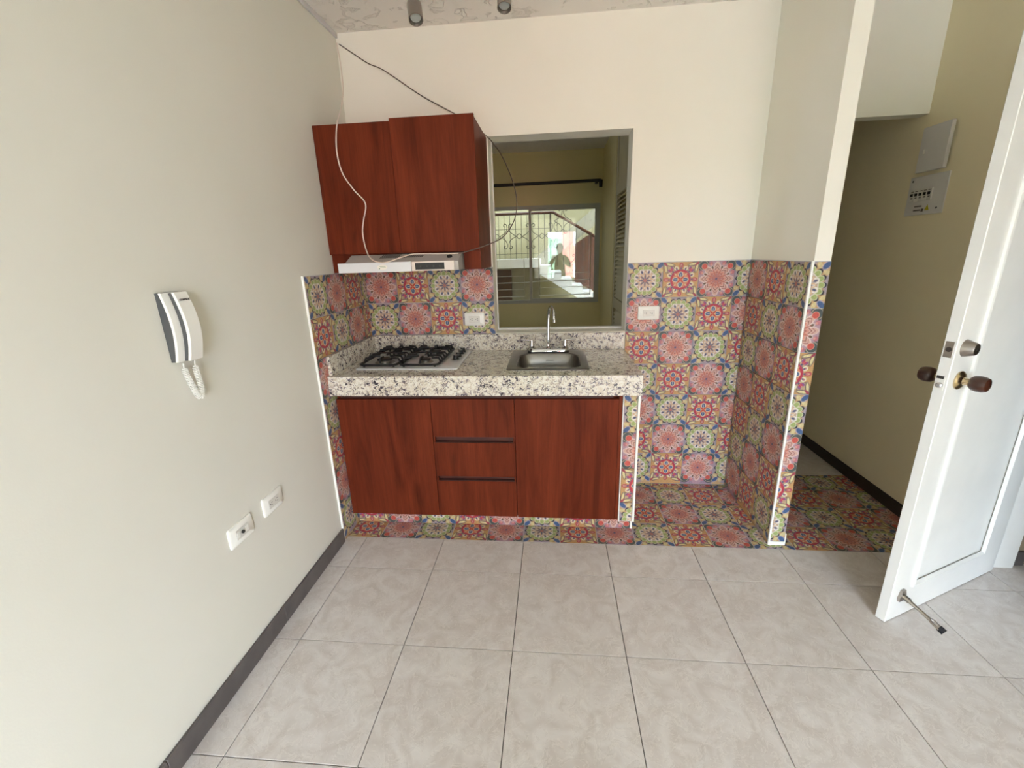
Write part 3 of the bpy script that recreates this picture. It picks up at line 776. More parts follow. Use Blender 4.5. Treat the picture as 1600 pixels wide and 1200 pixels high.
for s in range(20):
    x0 = 0.285 + s * 0.0098 + (0.028 if s > 9 else 0)
    bm = bmesh.new()
    prism(bm, [(-0.446, 1.4915), (-0.408, 1.5084), (-0.408, 1.5090), (-0.446, 1.4922)], lambda p, q, h: (h + (p + .432) * .3, p, q), x0, x0 + .0052)
    link('vent_slot', bm, M['slot'], hd)
bm = bmesh.new(); lathe(bm, [(0.013, 0), (0.012, 0.008), (0.001, 0.008)], (0.645, -0.452, 1.4885), (0, -0.4, 0.91), 16)
link('screw_cap', bm, M['rubber'], hd, smooth=True)
bm = bmesh.new()
n = 28; prism(bm, [(0.315 + .026 * math.cos(2 * PI * i / n), 1.449 + .013 * math.sin(2 * PI * i / n)) for i in range(n)], lambda p, q, h: (p, h, q), -0.5092, -0.5082)
st = link('sticker', bm, M['white_plastic'], hd); st['label'] = 'oval white sticker'
for q in ((0.300, 0.331, -0.5095, -0.5092, 1.4525, 1.4540), (0.304, 0.333, -0.5095, -0.5092, 1.4475, 1.4490), (0.297, 0.303, -0.5095, -0.5092, 1.440, 1.445)): link('sticker_print', B(q), M['green_print'], st)

# ------------------------------------------------------------------ cables
wc = [(0.012, -0.020, 2.602), (0.036, -0.06, 2.476), (0.067, -0.14, 2.345), (0.105, -0.28, 2.221), (0.137, -0.425, 2.105), (0.123, -0.432, 1.996), (0.137, -0.432, 1.897), (0.185, -0.432, 1.818), (0.235, -0.432, 1.754), (0.215, -0.432, 1.675), (0.204, -0.435, 1.614), (0.224, -0.46, 1.53), (0.269, -0.508, 1.486), (0.326, -0.513, 1.471), (0.39, -0.488, 1.488), (0.451, -0.432, 1.507), (0.565, -0.428, 1.5055), (0.684, -0.43, 1.503)]
bm = bmesh.new(); tube(bm, smooth_path(wc, 6), 0.0031, 8)
tag(link('white_cable', bm, M['cable_white'], smooth=True), 'loose white cable hanging from the ceiling corner in front of the wall cabinet', 'cable')
dc = [(0.690, -0.43, 1.504), (0.76, -0.44, 1.518), (0.839, -0.43, 1.542), (0.903, -0.4, 1.571), (0.948, -0.38, 1.621), (0.972, -0.34, 1.683), (0.975, -0.3, 1.762), (0.949, -0.24, 1.862), (0.895, -0.16, 1.984), (0.839, -0.07, 2.068), (0.79, -0.012, 2.125), (0.70, -0.012, 2.19), (0.633, -0.012, 2.233), (0.539, -0.012, 2.284), (0.437, -0.012, 2.341), (0.253, -0.012, 2.464), (0.169, -0.012, 2.502), (0.086, -0.012, 2.556), (0.02, -0.012, 2.6)]
bm = bmesh.new(); tube(bm, smooth_path(dc, 6), 0.0026, 8)
tag(link('dark_cable', bm, M['cable_dark'], smooth=True), 'thin dark cable slanting down the back wall and looping past the opening', 'cable')
bm = B((0.0, 0.012, -6.3, -0.0, ZC - 0.024, ZC - 0.0005), bev=0.002)
tag(link('cable_trunking', bm, M['conduit']), 'pale grey cable trunking along the top of the left wall', 'trunking')

# ------------------------------------------------------------------ outlets
def outlet(cx, cz, org, u, label, w=0.124, h=0.080, tv=False, group=None):
    """plate on a wall; org = point on the wall at the plate centre, u = horizontal axis, normal = u x z"""
    u = Vector(u); v = Vector((0, 0, 1)); n = u.cross(v); org = Vector(org)
    t = thing('wall_outlet', label, 'outlet', org, 0, group)
    def P(bm):
        for vt in bm.verts: vt.co = org + u * vt.co.x + v * vt.co.y + n * vt.co.z
        return bm
    bm = bmesh.new(); loft(bm, [rrect(-w / 2, w / 2, -h / 2, h / 2, 0, 0.008, 4), rrect(-w / 2, w / 2, -h / 2, h / 2, 0.005, 0.008, 4), rrect(-w / 2 + .006, w / 2 - .006, -h / 2 + .006, h / 2 - .006, 0.009, 0.006, 4)], cap0=True, cap1=True)
    link('cover_plate', P(bm), M['white_plastic'], t, smooth=True)
    bm = B((-0.034, 0.034, -0.019, 0.019, 0.0088, 0.0102), bev=0.0008)
    ins = link('socket_insert', P(bm), M['off_white'], t)
    if tv:
        bm = bmesh.new(); lathe(bm, [(0.0065, 0.0100), (0.0065, 0.016), (0.004, 0.0165), (0.001, 0.0165)], (-0.002, 0, 0), (0, 0, 1), 14)
        link('coaxial_jack', P(bm), M['slot'], ins, smooth=True)
        for q in (-0.030, 0.014): link('blank', P(B((q, q + .014, -0.011, 0.011, 0.0101, 0.0112))), M['white_plastic'], ins)
    else:
        for s in (-0.017, 0.017):
            bm = B((s - .001, s + .006, 0.0042, 0.0064, 0.0100, 0.0106), (s - .001, s + .006, -0.0064, -0.0042, 0.0100, 0.0106))
            lathe(bm, [(0.0026, 0.0100), (0.0026, 0.0106)], (s - .0075, 0, 0), (0, 0, 1), 10)
            link('slots', P(bm), M['slot'], ins)
    return t
outlet(0, 0, (1.722, -0.0086, 1.133), (1, 0, 0), 'white duplex outlet on the patterned tiles right of the opening')
outlet(0, 0, (0.674, -0.0086, 1.115), (1, 0, 0), 'white duplex outlet on the patterned tiles between hob and opening')
outlet(0, 0, (0.0, -1.383, 0.538), (0, 1, 0), 'white antenna outlet low on the left wall, nearer the camera', tv=True, w=0.126)
outlet(0, 0, (0.0, -1.190, 0.545), (0, 1, 0), 'white duplex outlet low on the left wall, farther from the camera', w=0.126)

# ------------------------------------------------------------------ intercom on the left wall
ic = thing('intercom', 'white and grey intercom handset with coiled cord on the left wall', 'intercom', (0.0, -1.44, 1.2))
def bow(t, a, b): return a + b * math.sin(PI * (0.12 + 0.80 * t))
def shell(x_of, x2_of, y0, y1, z0, z1, n=10, dy=0.0):
    bm = bmesh.new(); poly = []
    for i in range(n + 1): t = i / n; poly.append((x_of(t), z0 + (z1 - z0) * t))
    for i in range(n, -1, -1): t = i / n; poly.append((x2_of(t), z0 + (z1 - z0) * t))
    prism(bm, poly, lambda p, q, h: (p, h, q), y0, y1)
    return bm
zb, zt = 1.205, 1.412
link('back_shell', shell(lambda t: 0.0, lambda t: bow(t, 0.006, 0.021), -1.488, -1.412, zb, zt), M['grey_shell'], ic)['label'] = 'dark grey back shell'
link('cradle', shell(lambda t: bow(t, 0.006, 0.021), lambda t: bow(t, 0.014, 0.022), -1.488, -1.414, zb, zt), M['white_plastic'], ic)
hs = link('handset_back', shell(lambda t: bow(t, 0.0145, 0.022), lambda t: bow(t, 0.024, 0.026), -1.463, -1.416, zb, zt - .002), M['grey_shell'], ic)
hs['label'] = 'dark grey back half of the handset'
hf = link('handset', shell(lambda t: bow(t, 0.024, 0.026), lambda t: bow(t, 0.033, 0.027), -1.463, -1.416, zb, zt), M['white_plastic'], ic)
zz = zb + 0.90 * (zt - zb)
link('lettering', text_bm('COMMAX', 0.0085, (bow(0.885, 0.0338, 0.027), -1.439, zz - .004), (0, 1, 0), (0.16, 0, 0.987)), M['black'], hf)
# coiled cord, hanging as a U
ctrl = smooth_path([(0.018, -1.468, 1.198), (0.020, -1.470, 1.18), (0.022, -1.466, 1.15), (0.024, -1.458, 1.115), (0.026, -1.450, 1.088), (0.027, -1.440, 1.082), (0.028, -1.433, 1.098), (0.029, -1.434, 1.13), (0.030, -1.438, 1.16), (0.031, -1.440, 1.182), (0.032, -1.438, 1.200)], 14)
pts = []; n = len(ctrl); turns = 46
acc = [0.0]
for i in range(1, n): acc.append(acc[-1] + (ctrl[i] - ctrl[i - 1]).length)
N = turns * 8
for k in range(N + 1):
    s = acc[-1] * k / N; i = 1
    while i < n - 1 and acc[i] < s: i += 1
    f = (s - acc[i - 1]) / max(acc[i] - acc[i - 1], 1e-9); c = ctrl[i - 1].lerp(ctrl[i], f)
    t = (ctrl[i] - ctrl[i - 1]).normalized(); a = Vector((1, 0, 0)); b = t.cross(a).normalized(); ph = 2 * PI * k / 8
    rr = 0.0078 * min(1, max(0.0, (s - 0.014) / 0.006), max(0.0, (acc[-1] - 0.014 - s) / 0.006)) if (s > .014 and s < acc[-1] - .014) else 0.0
    pts.append(c + a * math.cos(ph) * rr + b * math.sin(ph) * rr + t * 0.0)
bm = bmesh.new(); tube(bm, pts, 0.0018, 5)
link('coiled_cord', bm, M['white_plastic'], ic, smooth=True)

# ------------------------------------------------------------------ ceiling spotlights
def spot(cx, cy, cz, tilt_y, yaw, label):
    t = thing('ceiling_spotlight', label, 'spotlight', (cx, cy, cz), 0, 'ceiling spotlights')
    ax = Vector((math.sin(yaw) * math.sin(tilt_y), -math.cos(yaw) * math.sin(tilt_y), -math.cos(tilt_y)))   # beam direction
    o = Vector((cx, cy, cz))
    bm = bmesh.new(); lathe(bm, [(0.012, -0.102), (0.014, -0.098), (0.020, -0.080), (0.027, -0.072), (0.0285, -0.066), (0.0285, 0.0), (0.0262, 0.0), (0.0225, -0.014), (0.010, -0.020)], o, ax, 28)
    can = link('can', bm, M['nickel'], t, smooth=True)
    bm = bmesh.new(); lathe(bm, [(0.0224, -0.0135), (0.020, -0.010), (0.008, -0.008), (0.002, -0.008)], o, ax, 24)
    link('lamp_glass', bm, M['lens'], can, smooth=True)
    top = o - ax * 0.095
    bm = bmesh.new(); tube(bm, [top, top + Vector((0, 0, .025)), (top.x, top.y, ZC - .02)], 0.006, 10)
    link('stem', bm, M['nickel'], t, smooth=True)
    bm = bmesh.new(); lathe(bm, [(0.038, 0), (0.038, 0.014), (0.03, 0.0195)], (top.x, top.y, ZC - .0198), (0, 0, 1), 24)
    link('canopy', bm, M['nickel'], t, smooth=True)
spot(0.622, -0.66, 2.390, R(24), R(20), 'brushed nickel ceiling spotlight nearer the left wall, aimed down')
spot(0.968, -0.60, 2.432, R(20), R(0), 'brushed nickel ceiling spotlight farther right, cut off by the top of the photo')

# ------------------------------------------------------------------ electrical panel on the right wall
ep = thing('electrical_panel', 'white electrical panel with five breakers and its cover open upward', 'breaker panel', (3.11, 0.0, 1.72))
def rw(bm): return bm
link('face_plate', B((3.104, 3.1098, -0.146, 0.102, 1.627, 1.822), bev=0.001), M['panel_grey'], ep)
link('door', B((3.076, 3.094, -0.128, 0.046, 1.838, 2.052), bev=0.0015), M['panel_grey'], ep)
link('latch', B((3.073, 3.0762, 0.004, 0.016, 1.925, 1.948), bev=0.001), M['white_plastic'], ep)
for i in range(5):
    y0 = 0.076 - i * 0.0285
    b_ = link('breaker', B((3.098, 3.104, y0 - .0275, y0, 1.697, 1.758), bev=0.0006), M['off_white'], ep)
    link('toggle', B((3.092, 3.0982, y0 - .0195, y0 - .008, 1.724, 1.738)), M['black'], b_)
    for q in ((y0 - .020, y0 - .007, 1.712, 1.719), (y0 - .023, y0 - .004, 1.746, 1.750)): link('breaker_print', B((3.0974, 3.0981) + q), M['print_grey'], b_)
for y0, z0 in ((0.083, 1.802), (-0.108, 1.655)):
    bm = bmesh.new(); lathe(bm, [(0.005, 0), (0.004, 0.002)], (3.1040, y0, z0), (-1, 0, 0), 12); link('screw', bm, M['slot'], ep, smooth=True)
bm = bmesh.new(); prism(bm, [(-0.035, 1.648), (-0.063, 1.648), (-0.049, 1.676)], lambda p, q, h: (h, p, q), 3.1032, 3.1040); link('warning_sign', bm, M['yellow'], ep)['label'] = 'yellow warning triangle'
for q in ((-0.010, 0.038, 1.668, 1.674), (-0.008, 0.040, 1.648, 1.655), (-0.026, -0.012, 1.643, 1.658)): link('label_print', B((3.1034, 3.1040) + q), M['print_grey'], ep)

# ------------------------------------------------------------------ entrance doorway and door
df = struct('trim_2', B((3.13, 3.312, -0.752, -0.7205, 0, 2.118), (3.13, 3.312, -1.68, -1.65, 0, 2.118), (3.13, 3.312, -1.65, -0.752, 2.088, 2.1185)), M['door_white'], 'white frame of the entrance doorway')
hx, hy = 3.204, -0.775
ang = math.atan2(-0.345, -0.701)
dr = bpy.data.objects.new('door_1', None); COL.objects.link(dr)
dr.location = (hx, hy, 0.004); dr.rotation_euler = (0, 0, ang)
dr['label'] = 'open white panelled entrance door with dark wooden knobs'; dr['kind'] = 'structure'; dr['category'] = 'door'
bpy.context.view_layer.update()
# local: x along the leaf (0 hinge .. L free edge), +y towards the camera side, z up
LW, TH, HT = 0.786, 0.034, 2.052
def D(name, bm, mat, parent=None, smooth=False): return link(name, bm, mat, parent or dr, smooth, local=True)
def fr(x0, x1, z0, z1, y0, y1):   # rectangular moulding ring made of four mitred bars
    bm = bmesh.new(); w = 0.020
    prof = [(0, y0), (0.004, y1), (0.012, y1 + .002), (w, y0)]
    loops = []
    for d, y in prof:
        loops.append([(x0 + d, y, z0 + d), (x1 - d, y, z0 + d), (x1 - d, y, z1 - d), (x0 + d, y, z1 - d)])
    loft(bm, loops); return bm
px0, px1, pz0, pz1 = 0.148, 0.652, 0.140, 1.900
bm = B((0, px0, -TH, 0, 0, HT), (px1, LW - 0.006, -TH, 0, 0, HT), (px0, px1, -TH, 0, 0, pz0), (px0, px1, -TH, 0, pz1, HT))
D('leaf_frame', bm, M['door_white'])
D('panel', B((px0 - .002, px1 + .002, -TH + .008, -0.008, pz0 - .002, pz1 + .002)), M['door_white'])
D('moulding', fr(px0 - .010, px1 + .010, pz0 - .010, pz1 + .010, -0.002, 0.007), M['door_white'])
D('lipping', B((LW - 0.0055, LW, -TH - .001, 0.0015, 0.0, HT), bev=0.002), M['door_white'])
# knobs: brass rosette + dark wood grip on each side
for s, y0 in ((1, 0.0), (-1, -TH)):
    nm = D('knob', (lambda b: (lathe(b, [(0.012, 0.030), (0.019, 0.032), (0.0255, 0.040), (0.0275, 0.052), (0.0265, 0.066), (0.0225, 0.076), (0.014, 0.0795), (0.001, 0.080)], (0.716, y0, 1.02), (0, s, 0), 24), b)[1])(bmesh.new()), M['knob_wood'], smooth=True)
    nm['label'] = 'dark brown wooden knob'
    b = bmesh.new(); lathe(b, [(0.033, 0), (0.033, 0.004), (0.026, 0.010), (0.014, 0.014), (0.011, 0.022), (0.013, 0.031), (0.012, 0.034)], (0.716, y0, 1.02), (0, s, 0), 24)
    D('rosette', b, M['brass'], nm, smooth=True)
b = bmesh.new(); lathe(b, [(0.030, 0), (0.029, 0.004), (0.021, 0.028), (0.019, 0.031), (0.001, 0.031)], (0.730, 0.0, 1.135), (0, 1, 0), 24)
dbt = D('deadbolt', b, M['nickel'], smooth=True)
D('keyhole', B((0.7285, 0.7315, 0.0305, 0.0316, 1.130, 1.140)), M['slot'], dbt)
lp = D('latch_plate', B((LW - .001, LW + .0012, -TH + .005, -0.005, 1.105, 1.160), bev=0.0004), M['nickel'])
b = bmesh.new(); lathe(b, [(0.0085, 0), (0.0085, 0.001)], (LW + .0012, -TH / 2, 1.133), (1, 0, 0), 16); D('bolt_hole', b, M['slot'], lp)
lt = D('latch_plate', B((LW - .001, LW + .0012, -TH + .006, -0.006, 0.990, 1.038), bev=0.0004), M['white_plastic'])
b = bmesh.new(); lathe(b, [(0.009, 0), (0.009, 0.008), (0.006, 0.011)], (LW + .0012, -TH / 2, 1.008), (1, 0, 0), 16); D('latch_bolt', b, M['chrome'], lt, smooth=True)
D('latch_strike', B((LW + .001, LW + .003, -TH + .004, -0.010, 1.030, 1.040)), M['slot'], lt)
# kick-down door holder
b = bmesh.new()
prism(b, [(0.700, 0.090), (0.736, 0.090), (0.740, 0.105), (0.728, 0.140), (0.708, 0.140), (0.696, 0.105)], lambda p, q, h: (p, h, q), 0.0, 0.010)
ho = D('door_holder', b, M['nickel'])
b = bmesh.new(); tube(b, [(0.718, 0.008, 0.112), (0.715, 0.032, 0.104)], 0.011, 10); D('pivot', b, M['nickel'], ho, smooth=True)
b = bmesh.new(); tube(b, [(0.716, 0.028, 0.105), (0.712, 0.066, 0.090), (0.709, 0.100, 0.076)], [0.008, 0.006, 0.008], 8)
tube(b, [(0.709, 0.096, 0.078), (0.700, 0.108, 0.073), (0.699, 0.134, 0.062)], 0.0045, 8); tube(b, [(0.709, 0.096, 0.078), (0.717, 0.108, 0.073), (0.716, 0.134, 0.062)], 0.0045, 8)
D('arm', b, M['nickel'], ho, smooth=True)
b = bmesh.new(); tube(b, [(0.7075, 0.130, 0.063), (0.7070, 0.148, 0.056)], 0.0125, 10); D('rubber_foot', b, M['rubber'], ho, smooth=True)
for z in (0.25, 1.03, 1.82):
    b = bmesh.new(); tube(b, [(0.0, -TH - 0.006, z - .045), (0.0, -TH - 0.006, z + .045)], 0.007, 10); D('hinge', b, M['nickel'], smooth=True)

# ------------------------------------------------------------------ opening trim and bedroom beyond
struct('trim_3', B((0.8005, 0.807, 0.125, 0.140, 1.026, 2.1195), (0.807, 1.5895, 0.118, 0.145, 1.0245, 1.036)), M['panel_grey'], 'slim grey frame inside the pass-through opening')
# curtain rod
cr = thing('curtain_rod', 'dark curtain rod across the bedroom wall above the window', 'curtain rod', (1.1, 3.0, 2.29))
bm = bmesh.new(); tube(bm, [(-0.6, 2.99, 2.285), (1.715, 2.99, 2.298)], 0.018, 12); link('rod', bm, M['dark_rod'], cr, smooth=True)
bm = bmesh.new(); tube(bm, [(1.715, 2.985, 2.298), (1.722, 2.985, 2.30), (1.722, 2.985, 2.22)], [0.022, 0.024, 0.02], 12); link('end_cap', bm, M['dark_rod'], cr, smooth=True)
link('bracket', B((1.66, 1.69, 2.985, FAR - .0005, 2.27, 2.31)), M['dark_rod'], cr)
# window to the stairwell
win = struct('window_1', B((0.402, 1.733, FAR - .01, FAR + .07, 2.02, 2.0575), (0.402, 1.733, FAR - .01, FAR + .07, 0.8755, 0.913), (0.402, 0.436, FAR - .01, FAR + .07, 0.913, 2.02), (1.695, 1.733, FAR - .01, FAR + .07, 0.913, 2.02), (0.860, 0.892, FAR, FAR + .05, 0.913, 2.02)), M['alu'], 'grey framed sliding window between bedroom and stairwell')
link('sash', B((0.892, 1.695, FAR + .002, FAR + .022, 1.998, 2.02), (0.892, 1.695, FAR + .002, FAR + .022, 0.913, 0.935), (1.673, 1.695, FAR + .002, FAR + .022, 0.935, 1.998)), M['alu'], win)
link('pane', B((0.436, 0.860, FAR + .034, FAR + .038, 0.913, 2.02)), M['glass'], win)
link('pane', B((0.892, 1.673, FAR + .010, FAR + .014, 0.935, 1.998)), M['glass'], win)
# guard bars outside the glass
gd = thing('window_guard', 'pale metal guard bars across the lower half of the bedroom window', 'window guard', (1.05, 3.16, 0.9))
for z in (1.219, 1.134, 1.048, 0.955):
    bm = bmesh.new(); tube(bm, [(0.415, 3.17, z), (0.788, 3.17, z)], 0.006 if z < 1 or abs(z - 1.134) < .01 else 0.004, 6); link('bar', bm, M['guard'], gd, smooth=True)
for z in (1.235, 1.144, 1.059, 0.961):
    bm = bmesh.new(); tube(bm, [(0.975, 3.17, z), (1.635, 3.17, z + 0.012)], 0.006 if z < 1 or abs(z - 1.144) < .01 else 0.004, 6); link('bar', bm, M['guard'], gd, smooth=True)
for x, za, zb in ((0.788, 0.95, 1.44), (0.975, 0.955, 1.44), (1.635, 0.96, 1.73), (0.425, 0.93, 1.44)):
    bm = bmesh.new(); tube(bm, [(x, 3.17, za), (x, 3.17, zb)], 0.005, 6); link('bar', bm, M['guard'], gd, smooth=True)
bm = bmesh.new(); tube(bm, [(0.788, 3.17, 1.134), (0.975, 3.17, 1.144)], 0.006, 6); link('bar', bm, M['guard'], gd, smooth=True)
# louvred closet door on the right
cl = thing('closet_door', 'louvred closet door at the right edge of the pass-through opening', 'closet door', (1.79, 1.5, 0))
link('door_frame', B((1.765, 1.80, 1.87, 1.94, 0.0, 2.6), (1.765, 1.80, 0.96, 1.02, 0.0, 2.6), (1.765, 1.80, 1.02, 1.87, 2.00, 2.10), (1.765, 1.80, 1.02, 1.87, 2.52, 2.6), (1.765, 1.80, 1.02, 1.87, 0.0, 0.12), (1.765, 1.80, 1.02, 1.87, 0.95, 1.05)), M['closet'], cl)
link('upper_panel', B((1.775, 1.79, 1.02, 1.87, 2.10, 2.52)), M['closet'], cl)
for k in range(24):
    z = 1.06 + k * 0.039
    bm = bmesh.new(); prism(bm, [(1.766, z), (1.770, z), (1.798, z + .034), (1.794, z + .034)], lambda p, q, h: (p, h, q), 1.02, 1.87)
    link('slat', bm, M['closet'], cl)
for k in range(20):
    z = 0.13 + k * 0.040
    bm = bmesh.new(); prism(bm, [(1.766, z), (1.770, z), (1.798, z + .034), (1.794, z + .034)], lambda p, q, h: (p, h, q), 1.02, 1.87)
    link('slat', bm, M['closet'], cl)

# ------------------------------------------------------------------ stairwell seen through the window
struct('wall_stairwell', B((-1.5, 4.2, 5.3, 5.4, -0.2, 4.2), (-1.6, -1.5, 3.23, 5.4, -0.2, 4.2), (4.2, 4.3, 3.23, 5.4, -0.2, 4.2), (-1.5, 4.2, 3.16, 3.23, ZC + .12, 4.2)), M['stair_wall'])
struct('stairwell_shade_cover', B((-1.6, 0.2, 3.16, 5.4, 4.2, 4.3), (1.8, 4.3, 3.16, 5.4, 4.2, 4.3), (0.2, 1.8, 3.16, 3.3, 4.2, 4.3), (0.2, 1.8, 4.2, 5.4, 4.2, 4.3)), M['stair_grey'])  # unseen cover added to cut the skylight, gap placed to light the landing
struct('floor_stairwell', B((-1.5, 4.2, 3.23, 5.3, -0.2, 0.0)), M['stair_grey'])
wall_u = struct('wall_under_landing', B((-1.5, 0.955, 4.5, 4.55, 0.0, 1.29)), M['stair_grey'])
tag(link('stairwell_door', B((0.10, 0.50, 4.46, 4.499, 0.0, 1.26), bev=0.004), M['brown_door']), 'brown door in the shade under the stair landing', 'door')
stz = thing('staircase', 'white staircase with a landing in the stairwell beyond the bedroom window', 'staircase', (0.9, 4.2, 0))
link('landing', B((-1.49, 0.97, 3.90, 4.8, 1.30, 1.425)), M['stair_white'], stz)
for k in range(6):
    x0 = 0.97 + k * 0.155; zt_ = 1.425 - (k + 1) * 0.098
    bm = bmesh.new()
    prism(bm, [(x0, zt_), (x0 + .155, zt_), (x0 + .155, zt_ - .223), (x0, zt_ - .125)], lambda p, q, h: (p, h, q), 3.90, 4.8)
    link('step', bm, M['stair_white'], stz)
f = 1.106
cxw, czw = 1.1565, 1.4889
def up(x, z, k=f): return (cxw + (x - cxw) * k, czw + (z - czw) * k)
bm = bmesh.new(); prism(bm, [up(0.60, 1.20), up(0.86, 1.40), up(1.85, 2.17), up(2.3, 2.52), up(2.3, 2.25), up(1.85, 1.93), up(1.00, 1.30)], lambda p, q, h: (p, h, q), 4.6, 5.25)
link('upper_flight', bm, M['stair_grey'], stz)
bm = bmesh.new(); prism(bm, [(1.50, 1.05), (1.50, 1.62), (1.69, 1.74), (2.1, 1.74), (2.1, 0.75)], lambda p, q, h: (p, h, q), 4.5, 4.56)  # dark sheet drawn for the dark doorway behind the stairs
link('dark_doorway_sheet', bm, M['brown_door'], stz)['label'] = 'dark sheet standing for the unlit doorway behind the lower steps'
rl = thing('stair_railing', 'wrought iron stair railing with scrolls and a brown wooden handrail', 'railing', (0.8, 3.93, 1.42))
bm = bmesh.new(); tube(bm, [(-0.3, 3.94, 2.045), (1.165, 3.94, 2.045), (1.76, 3.94, 1.70), (2.1, 3.94, 1.50)], 0.020, 10); link('handrail', bm, M['rail_wood'], rl, smooth=True)
bm = bmesh.new(); tube(bm, [(1.125, 3.94, 1.42), (1.125, 3.94, 2.03)], 0.013, 8); link('post', bm, M['wrought'], rl)
for k in range(13):
    x = 0.30 + k * 0.082 - (0.0)
    if x > 1.1: continue
    bm = bmesh.new(); tube(bm, [(x, 3.94, 1.426), (x, 3.94, 2.03)], 0.0035, 5); link('baluster', bm, M['wrought'], rl)
for k in range(6):
    x = 1.22 + k * 0.09; zt_ = 2.045 - (x - 1.165) * 0.58
    bm = bmesh.new(); tube(bm, [(x, 3.94, zt_ - .70), (x, 3.94, zt_ - .01)], 0.0035, 5); link('baluster', bm, M['wrought'], rl)
for z in (1.50, 1.84):
    bm = bmesh.new(); tube(bm, [(0.2, 3.94, z), (1.12, 3.94, z)], 0.003, 5); link('crossbar', bm, M['wrought'], rl)
def scroll(cx, cz, sx, sz):
    p = [(0.125, 0.0), (0.085, 0.02), (0.035, 0.055), (0.012, 0.10)]
    sp_ = []
    for i in range(14):
        a = PI + 0.15 - i * 0.42; rr = 0.030 * (1 - i * 0.052)
        sp_.append((0.042 + rr * math.cos(a), 0.145 + rr * math.sin(a)))
    q = p + sp_
    return [(cx + sx * a, 3.94, cz + sz * b) for a, b in smooth_path([(a, b, 0) for a, b in q], 2) for a, b in [(a, b)]] if False else [(cx + sx * v.x, 3.94, cz + sz * v.y) for v in smooth_path([(a, b, 0) for a, b in q], 2)]
def ring(cx, cz, r=0.032):
    bm = bmesh.new(); tube(bm, [(cx + r * math.cos(2 * PI * i / 18), 3.94, cz + r * math.sin(2 * PI * i / 18)) for i in range(18)], 0.005, 5, closed=True); return bm
for cx, cz in ((0.514, 1.743), (0.841, 1.738), (1.165, 1.74), (1.30, 1.93)):
    for sx in (-1, 1):
        for sz in (-1, 1):
            bm = bmesh.new(); tube(bm, scroll(cx, cz, sx, sz), 0.005, 5); link('scroll', bm, M['wrought'], rl, smooth=True)
for cx, cz in ((0.351, 1.744), (0.677, 1.742), (1.006, 1.735), (1.30, 1.78)):
    link('ring', ring(cx, cz), M['wrought'], rl, smooth=True)
for cx, cz in ((1.60, 1.50), (1.60, 1.18), (1.48, 1.35)):
    for sx in (-1, 1):
        for sz in (-1, 1):
            bm = bmesh.new(); tube(bm, [(cx + sx * (x - cx) * .6 if False else x, y, z) for x, y, z in scroll(cx, cz, sx * .6, sz * .7)], 0.0045, 5); link('scroll', bm, M['wrought'], rl, smooth=True)

# ------------------------------------------------------------------ outdoors behind the camera (seen only mirrored in the window glass)
M['brick'] = noise_mat('pink_brick_facade', (196, 128, 112), (178, 112, 98), 2, 0.9)
M['facade'] = noise_mat('white_facade', (226, 224, 216), (212, 210, 204), 1, 0.9)
M['hill'] = noise_mat('green_hillside', (96, 130, 96), (132, 156, 128), 0.3, 1.0)
M['asphalt'] = noise_mat('grey_ground', (150, 148, 140), (136, 134, 128), 0.5, 0.95)
struct('floor_outdoor', B((-60, 60, -90, -7.6, -6.2, -6.0)), M['asphalt'])
def building(x0, x1, y0, y1, z1, mat, label):
    t = thing('apartment_building', label, 'building', ((x0 + x1) / 2, (y0 + y1) / 2, -6))
    link('wall', B((x0, x1, y0, y1, -6, z1)), mat, t)
    nx = max(2, int((x1 - x0) / 2.2))
    for i in range(nx):
        for j in range(3):
            xa = x0 + (i + .3) * (x1 - x0) / nx; za = z1 - 2.2 - j * 2.6
            link('window', B((xa, xa + 1.0, y1 - .02, y1 + .05, za, za + 1.3)), M['facade'] if mat is M['brick'] else M['slot'], t)
building(2.0, 9.0, -34, -26, 4.2, M['brick'], 'pink brick apartment building across the street behind the camera')
building(-12, -3.5, -40, -31, 1.5, M['facade'], 'low white apartment building across the street behind the camera')
bm = bmesh.new(); bmesh.ops.create_uvsphere(bm, u_segments=24, v_segments=12, radius=1.0)
for v in bm.verts: v.co = Vector((v.co.x * 40 - 12, v.co.y * 15 - 80, v.co.z * 10 - 5))
tag(link('green_hill', bm, M['hill'], smooth=True), 'green hill on the horizon behind the camera', 'hill')

# ------------------------------------------------------------------ photographer (mirrored in the window glass)
def skin_body(name, joints, edges, mat, root=0, sub=1, parent=None):
    me = bpy.data.meshes.new(name)
    me.from_pydata([j[0] for j in joints], edges, []); me.materials.append(mat)
    o = bpy.data.objects.new(name, me); COL.objects.link(o)
    sk = o.modifiers.new('skin', 'SKIN'); sk.use_smooth_shade = True
    for i, j in enumerate(joints):
        sv = me.skin_vertices[0].data[i]; r = j[1]; sv.radius = r if isinstance(r, tuple) else (r, r); sv.use_root = (i == root)
    ss = o.modifiers.new('subdivision', 'SUBSURF'); ss.levels = sub; ss.render_levels = sub
    if parent: o.parent = parent
    return o
M['jacket'] = new_mat('dark_jacket', (58, 54, 52), 0.9)
M['trousers'] = new_mat('dark_trousers', (44, 46, 56), 0.9)
M['skin'] = new_mat('warm_skin', (176, 132, 108), 0.6)
M['hair'] = new_mat('dark_hair', (34, 26, 22), 0.7)
px, py = 1.34, -3.06
pr = thing('person', 'person in a dark jacket holding up a phone, mirrored in the bedroom window', 'person', (px, py, 0))
